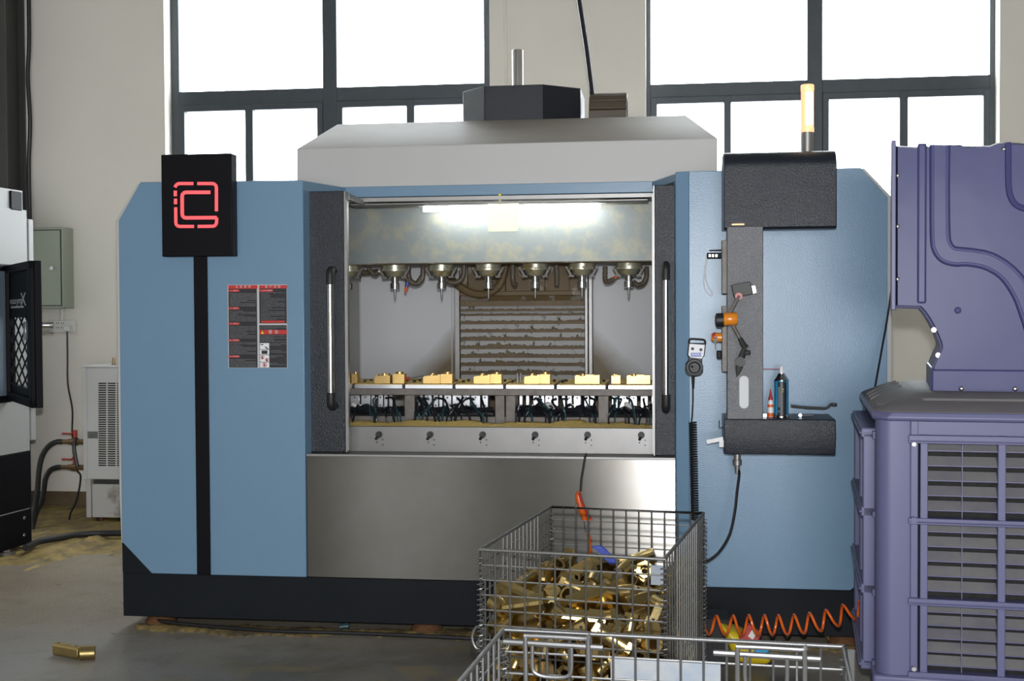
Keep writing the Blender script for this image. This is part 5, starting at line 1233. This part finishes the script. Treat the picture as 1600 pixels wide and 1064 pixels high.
# the left side's frame stands proud of the posts
m = MB()
zs_ = [cl(1370, v, .2).z for v in (674, 796, 915, 1032)]
for z in zs_: m.bb((-.045, cw+.02, z-.018), (.03, CDP-cw-.02, z+.018)).bb((-.052, cw+.02, z-.006), (.0, CDP-cw-.02, z+.006))
for y0 in (cw+.02, cw+.02+pitch, CDP-cw-.06): m.bb((-.038, y0, zs_[-1]), (.02, y0+.04, zs_[0]))
C(m, 'side_guard', 'purple_plastic', bevel=.005)
for v in (694, 1045): C(MB().cyl(cl(1428, v, -.001), (0, 1, 0), .008, .012, 12), 'screw', 'steel')
C(MB().cyl(cl(1428, 813, .0), (0, 1, 0), .012, .02, 14), 'screw', 'purple_plastic')
# lid
lx0, ly0 = -.008, -.015
zl0, zl1 = CT-.004, cl(1400, 640, 0).z
def sq(x0, y0, x1, y1, z, c=.05):
    return [(x0+c, y0, z), (x1-c, y0, z), (x1, y0+c, z), (x1, y1-c, z), (x1-c, y1, z), (x0+c, y1, z), (x0, y1-c, z), (x0, y0+c, z)]
ztop = zl1+.05
m = MB().loft([sq(lx0, ly0, CWD+.008, CDP+.01, zl0), sq(lx0-.006, ly0-.006, CWD+.014, CDP+.012, zl0+.012), sq(lx0, ly0, CWD+.008, CDP+.01, zl1-.008, .06)])
ld = C(m, 'lid', 'purple_plastic', bevel=.004)
m = MB().loft([sq(lx0+.001, ly0+.001, CWD+.007, CDP+.009, zl1-.0085, .06), sq(lx0+.012, ly0+.012, CWD-.004, CDP, zl1, .06), sq(.09, .16, CWD-.09, CDP-.16, ztop, .10)])
C(m, 'lid_top', 'dust_top', ld, bevel=.004)
m = MB().loft([sq(.10, .06, CWD-.10, CDP-.1, zl1-.02), sq(.12, .09, CWD-.12, CDP-.12, zl1+.035), sq(.15, .13, CWD-.15, CDP-.15, zl1+.052)])
C(m, 'lid_ridge', 'dust_top', ld, bevel=.006)
for k in range(3):
    y = .45+.14*k; C(MB().loft([[(.0, y, zl1-.004), (.12, y+.01, ztop-.01), (.12, y+.06, ztop-.01), (.0, y+.06, zl1-.004)], [(.005, y+.004, zl1+.012), (.12, y+.014, ztop+.012), (.12, y+.056, ztop+.012), (.005, y+.056, zl1+.012)]]), 'lid_rib', 'dust_top', ld, bevel=.005)
m = MB().lathe(cl(1388, 628, .12)*1.0, (0, -.3, 1), [(-.03, .045), (0.0, .045), (.002, .04)], 24)
C(m, 'lid_boss', 'dust_top', ld)
# duct elbow
EY = .27                                   # its front face
el = lambda u, v: (lambda p: (p.x, p.z))(cl(u, v, EY))
ez0 = ztop-.012
out_ = [el(1400, 226), el(1400, 478), el(1437, 479)]
curve = smooth_path([Vector((*el(u, v), 0)) for u, v in ((1437, 479), (1446, 489), (1458, 508), (1468, 530), (1472, 545), (1466, 560), (1459, 576), (1457, 594), (1457, 612))], 3)
left = [(p.x, p.y) for p in curve]
xr = el(1600, 300)[0]
R0 = left[-1][0]; width = .62
bx1_ = R0+width
tz = el(1400, 226)[1]
# outer (right-hand) curve of the elbow, beyond the picture's edge
right = [(bx1_, left[-1][1])]+[(bx1_+.10+.0*t, left[-1][1]+.12+.1*t) for t in (0, 1)]+[(bx1_+.10-.40*(1-cos(a)), left[-1][1]+.35+.55*sin(a)) for a in [pi/2*i/8 for i in range(9)]]
top = [(el(u, v)[0], el(u, v)[1]) for u, v in ((1590, 223), (1560, 222), (1547, 227), (1506, 227.5), (1500, 225), (1480, 225), (1474, 228.5), (1448, 227), (1446, 225.5), (1434, 225.5), (1433, 228))]
right = [(x, min(z, tz+.004)) for x, z in right]
poly = out_[:1]+[out_[1]]+left+right+top
def inset(poly, k):
    cx = sum(p[0] for p in poly)/len(poly); cz = sum(p[1] for p in poly)/len(poly); 
    return [(cx+(x-cx)*(1-k), cz+(z-cz)*(1-k)) for x, z in poly]
dpt = .62
m = MB().loft([[(x, EY+.012, z) for x, z in inset(poly, .012)], [(x, EY+.0, z) for x, z in inset(poly, .022)]][::-1]+[[(x, EY+.03, z) for x, z in poly], [(x, EY+dpt, z) for x, z in poly], [(x, EY+dpt+.02, z) for x, z in inset(poly, .02)]])
E1 = C(m, 'duct_elbow', 'purple_duct', smooth=28)
# neck collar with rivets
nx0 = R0-.004; zc_ = left[-1][1]
ncol = C(MB().bb((nx0, EY-.012, ez0-.05), (bx1_, EY+dpt+.01, cl(1500, 577, EY).z)), 'neck_collar', 'purple_duct', E1, bevel=.006)
for u in (1502, 1585): C(MB().lathe(cl(u, 607, EY-.014), (0, -1, 0), [(0, .0095), (.004, .008), (.006, .004)], 14), 'rivet', 'chrome', E1)
# outlet flange
f0_, f1_ = cl(1394.5, 220, EY), cl(1399.5, 482, EY)
C(MB().bb((f0_.x-.004, EY-.02, f1_.z-.006), (f1_.x, EY+dpt+.04, f0_.z)), 'outlet_flange', 'purple_plastic', E1, bevel=.003)
b0_, b1_ = cl(1433.5, 226, EY), cl(1447, 474, EY)
C(MB().bb((b0_.x, EY-.010, b1_.z), (b1_.x, EY+.02, tz)), 'flange_band', 'purple_duct', E1, bevel=.007)
for v in (274, 353.5, 436): C(MB().lathe(cl(1402.5, v, EY-.003), (0, -1, 0), [(0, .008), (.004, .007), (.006, .003)], 14), 'rivet', 'chrome', E1)
C(MB().lathe(cl(1567, 234, EY-.003), (0, -1, 0), [(0, .008), (.004, .007), (.006, .003)], 14), 'rivet', 'chrome', E1)
# seam flange down the inner curve
m = MB().tube([(x, EY+.03, z) for x, z in [out_[1]]+left], .008, 8); C(m, 'seam', 'purple_plastic', E1)
for i in (7, 14): 
    if i < len(left): C(MB().cyl((left[i][0]-.006, EY+.02, left[i][1]), (0, 1, 0), .010, .03, 12), 'bolt', 'steel', E1)
# raised moulded band: two beads with a slab between them
def path(pts, n=6): return smooth_path([cl(u, v, EY) for u, v in pts], n)
A_ = path([(1457, 227), (1457, 300), (1457.5, 370), (1461, 392), (1472, 406), (1490, 412), (1512, 412), (1540, 418), (1565, 434), (1584, 462), (1595, 490), (1604, 520), (1608, 550), (1608, 575)])
B_ = path([(1479.5, 228), (1479, 300), (1480, 365), (1483, 381), (1490, 389), (1502, 391), (1520, 393), (1548, 399), (1576, 416), (1598, 440), (1618, 475), (1630, 520), (1634, 550), (1634, 575)])
m = MB()
for i in range(len(A_)-1):
    a, b, c, d = A_[i], A_[i+1], B_[i+1], B_[i]
    y0, y1 = Vector((0, -.011, 0)), Vector((0, .01, 0))
    m._add([a+y0, b+y0, c+y0, d+y0, a+y1, b+y1, c+y1, d+y1], [(0, 1, 2, 3), (0, 4, 5, 1), (3, 2, 6, 7)])
m.tube([p+Vector((0, -.002, 0)) for p in A_], .011, 8); m.tube([p+Vector((0, -.002, 0)) for p in B_], .011, 8)
C(m, 'moulded_band', 'purple_duct', E1, smooth=60)
D_ = path([(1574, 224), (1574, 270), (1575.5, 300), (1583, 318), (1596, 326), (1615, 330), (1650, 345), (1690, 390), (1712, 450), (1718, 575)])
C(MB().tube([p+Vector((0, -.001, 0)) for p in D_], .011, 8), 'moulded_bead', 'purple_duct', E1)
m = MB().lathe(cl(1496, 485, EY), (0, -1, 0), [(-.01, .016), (.004, .011), (.007, .004)], 18); C(m, 'moulded_boss', 'purple_duct', E1)
pv = Vector((f1_.x, EY, 0)); E1.matrix_local = Matrix.Translation(pv) @ Matrix.Rotation(radians(-3.6), 4, 'Z') @ Matrix.Translation(-pv)
# thin cable of the cooler
pts = [at(1393, 452, -.03), at(1386, 500, -.06), at(1377, 550, -.15), at(1368, 600, -.22), at(1360, 650, -.26), at(1353, 700, -.28), at(1349, 740, -.30)]
tag(place(MB().tube(smooth_path(pts), .0045, 8).build('power_cable', 'cable_black'), pts[0]), 'thin dark cable running down beside the purple cooler', 'cable')
# ------------------------------------------------------------------ second machine at the left edge (own frame: x into the picture along its side, y to its left)
LA = radians(5.8)
lr = Vector((sin(LA), cos(LA), 0)); ln = Vector((cos(LA), -sin(LA), 0))     # along the side (away from us); outward normal (to the right)
far = opt(50, 848, 8.1); lo = Vector((far.x, far.y, 0))
LMc = empty('machining_centre', lo, label='white and black machine at the left edge with its mesh door open', cat='machine')
def lm(u, v, off=0):                       # photo point on the side plane (shifted outwards by off)
    r = ray(u, v); p0 = lo+ln*off; t = (p0-CAM).dot(ln)/r.dot(ln); return CAM+r*t
def lbx(m, s0, s1, z0, z1, t0, t1, mat=0): # s along side (0 = far corner, negative = nearer), t outward
    return m.loft([[lr*s0+ln*t0+Vector((0, 0, z)), lr*s1+ln*t0+Vector((0, 0, z)), lr*s1+ln*t1+Vector((0, 0, z)), lr*s0+ln*t1+Vector((0, 0, z))] for z in (z0, z1)], True, mat)
def L_(mb, name, mats, parent=None, **k): return mb.build(name, mats, parent or LMc, **k)
zb0 = far.z; zk = lm(51, 793).z; zw = lm(51, 704).z; zt0 = lm(46, 329).z; zt1 = lm(44, 299).z
L_(lbx(MB(), -2.2, 0, zb0, zk-.003, -1.8, 0), 'plinth', 'black_paint', bevel=.004)
L_(lbx(MB(), -2.2, 0, zk+.003, zw, -1.8, 0).loft([[lr*s+ln*t+Vector((0, 0, z)) for s, t in ((-2.2, -1.79), (-.01, -1.79), (-.01, -.006), (-2.2, -.006))] for z in (zk-.004, zk+.004)], True, 1), 'lower_panel', ['black_paint', 'interior_grey'], bevel=.002)
L_(lbx(MB(), -2.2, 0, zw+.002, zt0, -1.8, -.004), 'body', 'cnc_white', bevel=.004)
up_ = L_(lbx(MB(), -.60, -.03, zt0-.01, zt1, -1.2, -.012), 'upper_box', 'cnc_white', bevel=.004)
a, b = lm(17, 300), lm(35, 325)
sa, sb = (a-lo).dot(lr), (b-lo).dot(lr)
L_(lbx(MB(), sa, sb, b.z-.02, a.z+.01, -.02, .0), 'access_cover', 'black_paint', up_, bevel=.006)
s2 = 0.012
z53t, z53b = lm(50, 343).z, lm(50, 688).z
L_(lbx(MB(), s2, s2+.05, z53b, z53t, -1.0, .0), 'rear_panel', 'cnc_white', bevel=.003)
L_(lbx(MB(), .0, s2, z53b, z53t, -1.0, -.02), 'gap', 'black_paint')
for v in (809, 836): 
    p = lm(38, v)-lo; L_(MB().lathe(p, ln, [(0, .012), (.004, .010), (.006, .004)], 14), 'screw', 'chrome')
m = MB().cyl((0, 0, .015), (0, 0, 1), .055, .03, 20).cyl((0, 0, zb0/2+.02), (0, 0, 1), .016, zb0+.05, 10).cyl((0, 0, .045), (0, 0, 1), .032, .03, 6)
ft = atz(15, 869, 0)-lo
L_(m, 'levelling_foot', 'cast_steel').location = (ft.x-.02, ft.y, 0)
# framed window next to the door
zf0, zf1 = lm(4, 629).z, lm(4, 413).z
hs = (lm(8, 500)-lo).dot(lr)
L_(lbx(MB(), hs-1.0, hs+.02, zf0, zf1, -.01, .03), 'window_frame', 'black_paint', bevel=.004)
L_(lbx(MB(), hs-.96, hs-.012, zf0+.045, zf1-.045, .0, .033), 'window_glass', 'glass_tint', bevel=.002)
# open door: hinged at hs, swung towards us and to the right
hp = lo+lr*(hs+.02)+ln*.035
fe = opt(60.5, 522, 7.08); dd_ = Vector((fe.x-hp.x, fe.y-hp.y, 0)); dl = dd_.length; du = dd_.normalized(); dn = Vector((du.y, -du.x, 0))
def dp(u, v, off=0):
    r = ray(u, v); p0 = hp+dn*off; t = (p0-CAM).dot(dn)/r.dot(dn); p = CAM+r*t-hp; return p.dot(du), p.z
zd0, zd1 = dp(61, 637)[1], dp(60, 407)[1]
if (CAM-hp).dot(dn) < 0: dn = -dn
def dbx(m, s0, s1, z0, z1, t0, t1, mat=0):
    o_ = hp-lo
    return m.loft([[o_+du*s0+dn*t0+Vector((0, 0, z)), o_+du*s1+dn*t0+Vector((0, 0, z)), o_+du*s1+dn*t1+Vector((0, 0, z)), o_+du*s0+dn*t1+Vector((0, 0, z))] for z in (z0, z1)], True, mat)
g0, g1 = dp(19, 560)[0], dp(47.5, 560)[0]; gz1, gz0 = dp(30, 496)[1], dp(30, 602)[1]
m = MB(); dbx(m, 0, g0, zd0, zd1, -.02, .02); dbx(m, g1, dl, zd0, zd1, -.02, .02); dbx(m, g0, g1, gz1, zd1, -.02, .02); dbx(m, g0, g1, zd0, gz0, -.02, .02)
dbx(m, 0, dl, zd1-.05, zd1, .02, .045); dbx(m, 0, dl, zd0, zd0+.05, .02, .045); dbx(m, dl-.09, dl, zd0, zd1, .02, .045); dbx(m, 0, .06, zd0, zd1, .02, .045)
DR = L_(m, 'mesh_door', 'black_paint', bevel=.004)
m = MB(); o_ = hp-lo; ncx = 3; ncz = 5; gw, gh = g1-g0, gz1-gz0
def gp(s, z): return o_+du*(g0+gw*s)+dn*.012+Vector((0, 0, gz0+gh*z))
for k in range(-ncz*1, ncx+ncz+1):
    for sgn in (1, -1):
        # line s = (k/ncx) + sgn * z * (ncz/ncx)/... clipped to the opening
        pts = []
        for i in range(41):
            z = i/40; s = k/ncx+sgn*z*4.3/ncx
            if 0 <= s <= 1: pts.append((s, z))
        if len(pts) > 1: m.tube([gp(*pts[0]), gp(*pts[-1])], .0055, 6)
L_(m, 'mesh_grille', 'black_paint', DR)
s_, z_ = dp(51.5, 517); m = MB(); dbx(m, s_-.03, s_+.03, z_-.055, z_+.055, .02, .05); L_(m, 'latch', 'chrome', DR, bevel=.004)
rz = atan2(du.y, du.x)
def dtext(name, body, u, v, size, sx=1):
    s, z = dp(u, v, .0); p = o_+du*s+dn*.0215+Vector((0, 0, z))
    return text_mesh(name, body, size, 'label_white', p, DR, .0004, rotz=rz, sx=sx)
dtext('logo_text', 'easym', 31, 470, .062, 3.0); dtext('logo_letter', 'X', 42, 468.5, .115, 2.2)
sA, zA_ = dp(22.5, 480); sB = dp(42, 479.5)[0]; m = MB(); dbx(m, sA, sB, zA_-.006, zA_+.006, .02, .0218); L_(m, 'logo_line', 'label_white', DR)
pA, pB = at(60, 508, 1.6), at(71, 507.5, 1.6)
s_, z_ = dp(58, 508); q0 = o_+du*s_+Vector((0, 0, z_))
m = MB().tube([q0-dn*.01, q0-dn*.05, q0-dn*.05+Vector((.04, .01, 0))], .018, 12); L_(m, 'rear_handle', 'chrome', DR)

# ------------------------------------------------------------------ chiller cabinet behind, with valves and hoses
HY = 2.62
hx0_, hx1_ = X(131, 650, HY), -3.30
ht, hb = Z(150, 574, HY), Z(150, 749, HY)
CH = empty('chiller_cabinet', ((hx0_+hx1_)/2, HY+.25, 0), label='white chiller cabinet with twin columns of vent slots behind the blue machine', cat='cabinet')
O = CH.location.copy()
loc_build(MB().bb((hx0_, HY, hb), (hx1_, HY+.5, ht)), O, 'housing', 'cabinet_white', CH, bevel=.006)
loc_build(MB().bb((hx0_-.01, HY-.01, ht), (hx1_+.01, HY+.51, ht+.012)), O, 'top_edge', 'cabinet_white', CH, bevel=.003)
m = MB().bb((hx0_-.004, HY-.008, hb-.0), (X(136, 650, HY), HY+.01, ht)); loc_build(m, O, 'corner_trim', 'cabinet_white', CH, bevel=.002)
for ua, ub in ((154, 166), (168.5, 180.5), (183, 195)):
    m = MB(); n = 37
    for k in range(n):
        v = 599+(727-599)*k/(n-1)
        a, b = at(ua, v-1.05, HY), at(ub, v+1.05, HY); m.bb((a.x, HY-.002, b.z), (b.x, HY+.004, a.z))
    loc_build(m, O, 'vent_slots', 'hole_dark', CH, smooth=0)
a, b = at(137, 674, HY), at(153, 685, HY)
loc_build(MB().bb((a.x, HY-.0015, b.z), (b.x, HY, a.z)), O, 'rating_label', 'galvanised', CH, smooth=0)
sb_, st_ = Z(150, 809, HY), Z(150, 757, HY)
loc_build(MB().bb((hx0_+.02, HY+.06, sb_), (hx1_, HY+.5, hb+.01)), O, 'dark_gap', 'beam_dark', CH)
m = MB().bb((X(134, 780, HY), HY+.005, sb_), (X(141, 780, HY), HY+.06, hb)).bb((X(142, 780, HY), HY+.02, sb_), (hx1_, HY+.05, st_)); loc_build(m, O, 'stand_panel', 'stained_white', CH, bevel=.003)
for dx in (.08, .55):
    m = MB().cyl((hx0_+dx, HY+.08, .05), (1, 0, 0), .05, .03, 18).bb((hx0_+dx-.03, HY+.04, .05), (hx0_+dx+.03, HY+.12, sb_+.01), mat=1); loc_build(m, O, 'castor', ['rubber', 'rust'], CH)
loc_build(MB().lathe(at(178, 572, HY+.12), (0, 0, 1), [(-.01, .06), (.0, .06), (.008, .03), (.012, .012), (.06, .010), (.065, .004)], 14), O, 'vent_cap', 'copper_fitting', CH)
def valve(v, hose, label):
    y = HY+.12; e = empty('water_hose', at(110, v, y), label=label, cat='hose'); O = e.location.copy()
    xa, xb = X(93, v, y), X(131, v, y); z = e.location.z
    bd = loc_build(MB().lathe((0, y, z), (1, 0, 0), [(X(93, v, y), .0165), (X(107, v, y), .0165), (X(107.2, v, y), .021), (X(112, v, y), .021), (X(113, v, y), .029), (X(121, v, y), .029), (X(122, v, y), .019), (hx0_+.002, .019)], 16), O, 'ball_valve', 'copper_fitting', e)
    loc_build(MB().cyl((X(117.5, v, y), y, z+.055), (0, 0, 1), .016, .06, 10).tube([(X(117, v, y), y, z+.085), (X(113, v-7.5, y), y-.01, Z(113, v-12.5, y)), (X(98, v-13, y), y-.01, Z(98, v-13, y))], [.007, .0065, .006], 8), O, 'lever', 'red_paint', bd)
    loc_build(MB().tube(smooth_path([at(u, w, yy_) for u, w, yy_ in hose], 8), .019, 12), O, 'hose', 'rubber', e)
valve(690, [(97, 690, 2.74), (88, 690.5, 2.72), (76, 697, 2.68), (66, 712, 2.62), (61, 735, 2.58), (58.5, 765, 2.5), (54, 795, 2.4), (50, 822, 2.3), (52, 838, 2.2), (66, 842, 2.1), (68, 850, 2.0), (50, 855, 1.95), (32, 852, 1.95)], 'upper thick black hose with red-levered brass valve left of the chiller')
valve(730, [(95, 730, 2.74), (88, 730.5, 2.72), (78, 735, 2.68), (71, 748, 2.62), (68.5, 765, 2.58), (64, 785, 2.5), (57, 800, 2.42), (52, 818, 2.36), (49, 832, 2.32), (47, 843, 2.3)], 'lower thick black hose with red-levered brass valve left of the chiller')
pts = [atz(u, v, .06) for u, v in ((40, 856), (62, 846), (95, 840), (120, 836), (155, 833.5), (190, 833), (215, 832))]
tag(place(MB().tube(smooth_path(pts), .022, 10).build('floor_hose', 'rubber'), pts[2]), 'black hose lying on the swarf between the two machines', 'hose')
pts = [at(u, v, 2.7) for u, v in ((118, 684, ), (116, 695), (118, 712), (121, 728), (119, 722), (115.5, 705), (115, 690))]
tag(place(MB().tube(smooth_path(pts), .012, 8).build('cable_loop', 'cable_black'), pts[0]), 'loop of black cable hung between the two red-levered valves', 'cable')
# ------------------------------------------------------------------ light: overcast day outside, added openings behind the camera, camera flash
w = bpy.data.worlds.new('sky'); SC.world = w; w.use_nodes = True
bg = w.node_tree.nodes['Background']; bg.inputs[0].default_value = (.93, .96, 1, 1); bg.inputs[1].default_value = SKY
for i, (a, b) in enumerate((wa, wb, wc)):
    l = bpy.data.lights.new('window_portal', 'AREA'); l.shape = 'RECTANGLE'; l.size = b-a; l.size_y = HEAD-SILL; l.cycles.is_portal = True
    o = bpy.data.objects.new('window_portal', l); COL.objects.link(o); o.location = ((a+b)/2, WY+.25, (SILL+HEAD)/2); o.rotation_euler = (-pi/2, 0, 0)
for a, b, c, d in FRONT:  # portals for the added fill openings behind the camera
    l = bpy.data.lights.new('fill_opening_portal', 'AREA'); l.shape = 'RECTANGLE'; l.size = b-a; l.size_y = d-c; l.cycles.is_portal = True
    o = bpy.data.objects.new('fill_opening_portal', l); COL.objects.link(o); o.location = ((a+b)/2, YF-.15, (c+d)/2); o.rotation_euler = (pi/2, 0, 0)
fl_ = bpy.data.lights.new('camera_flash', 'SPOT'); fl_.energy = FLASH; fl_.spot_size = radians(120); fl_.spot_blend = .5; fl_.shadow_soft_size = .035; fl_.color = (.97, .98, 1)
fo = bpy.data.objects.new('camera_flash', fl_); COL.objects.link(fo); fo.location = CAM+UP*.16+FW*.02
fo.rotation_euler = (FW+UP*.02).to_track_quat('-Z', 'Y').to_euler()
SC.view_settings.view_transform = 'Standard'; SC.view_settings.look = 'None'; SC.view_settings.gamma = 1; SC.view_settings.exposure = EXPO
SC.view_settings.use_curve_mapping = False
SC.cycles.use_denoising = True; SC.cycles.max_bounces = 8; SC.cycles.transparent_max_bounces = 16; SC.cycles.sample_clamp_indirect = 6; SC.cycles.caustics_reflective = False; SC.cycles.caustics_refractive = False
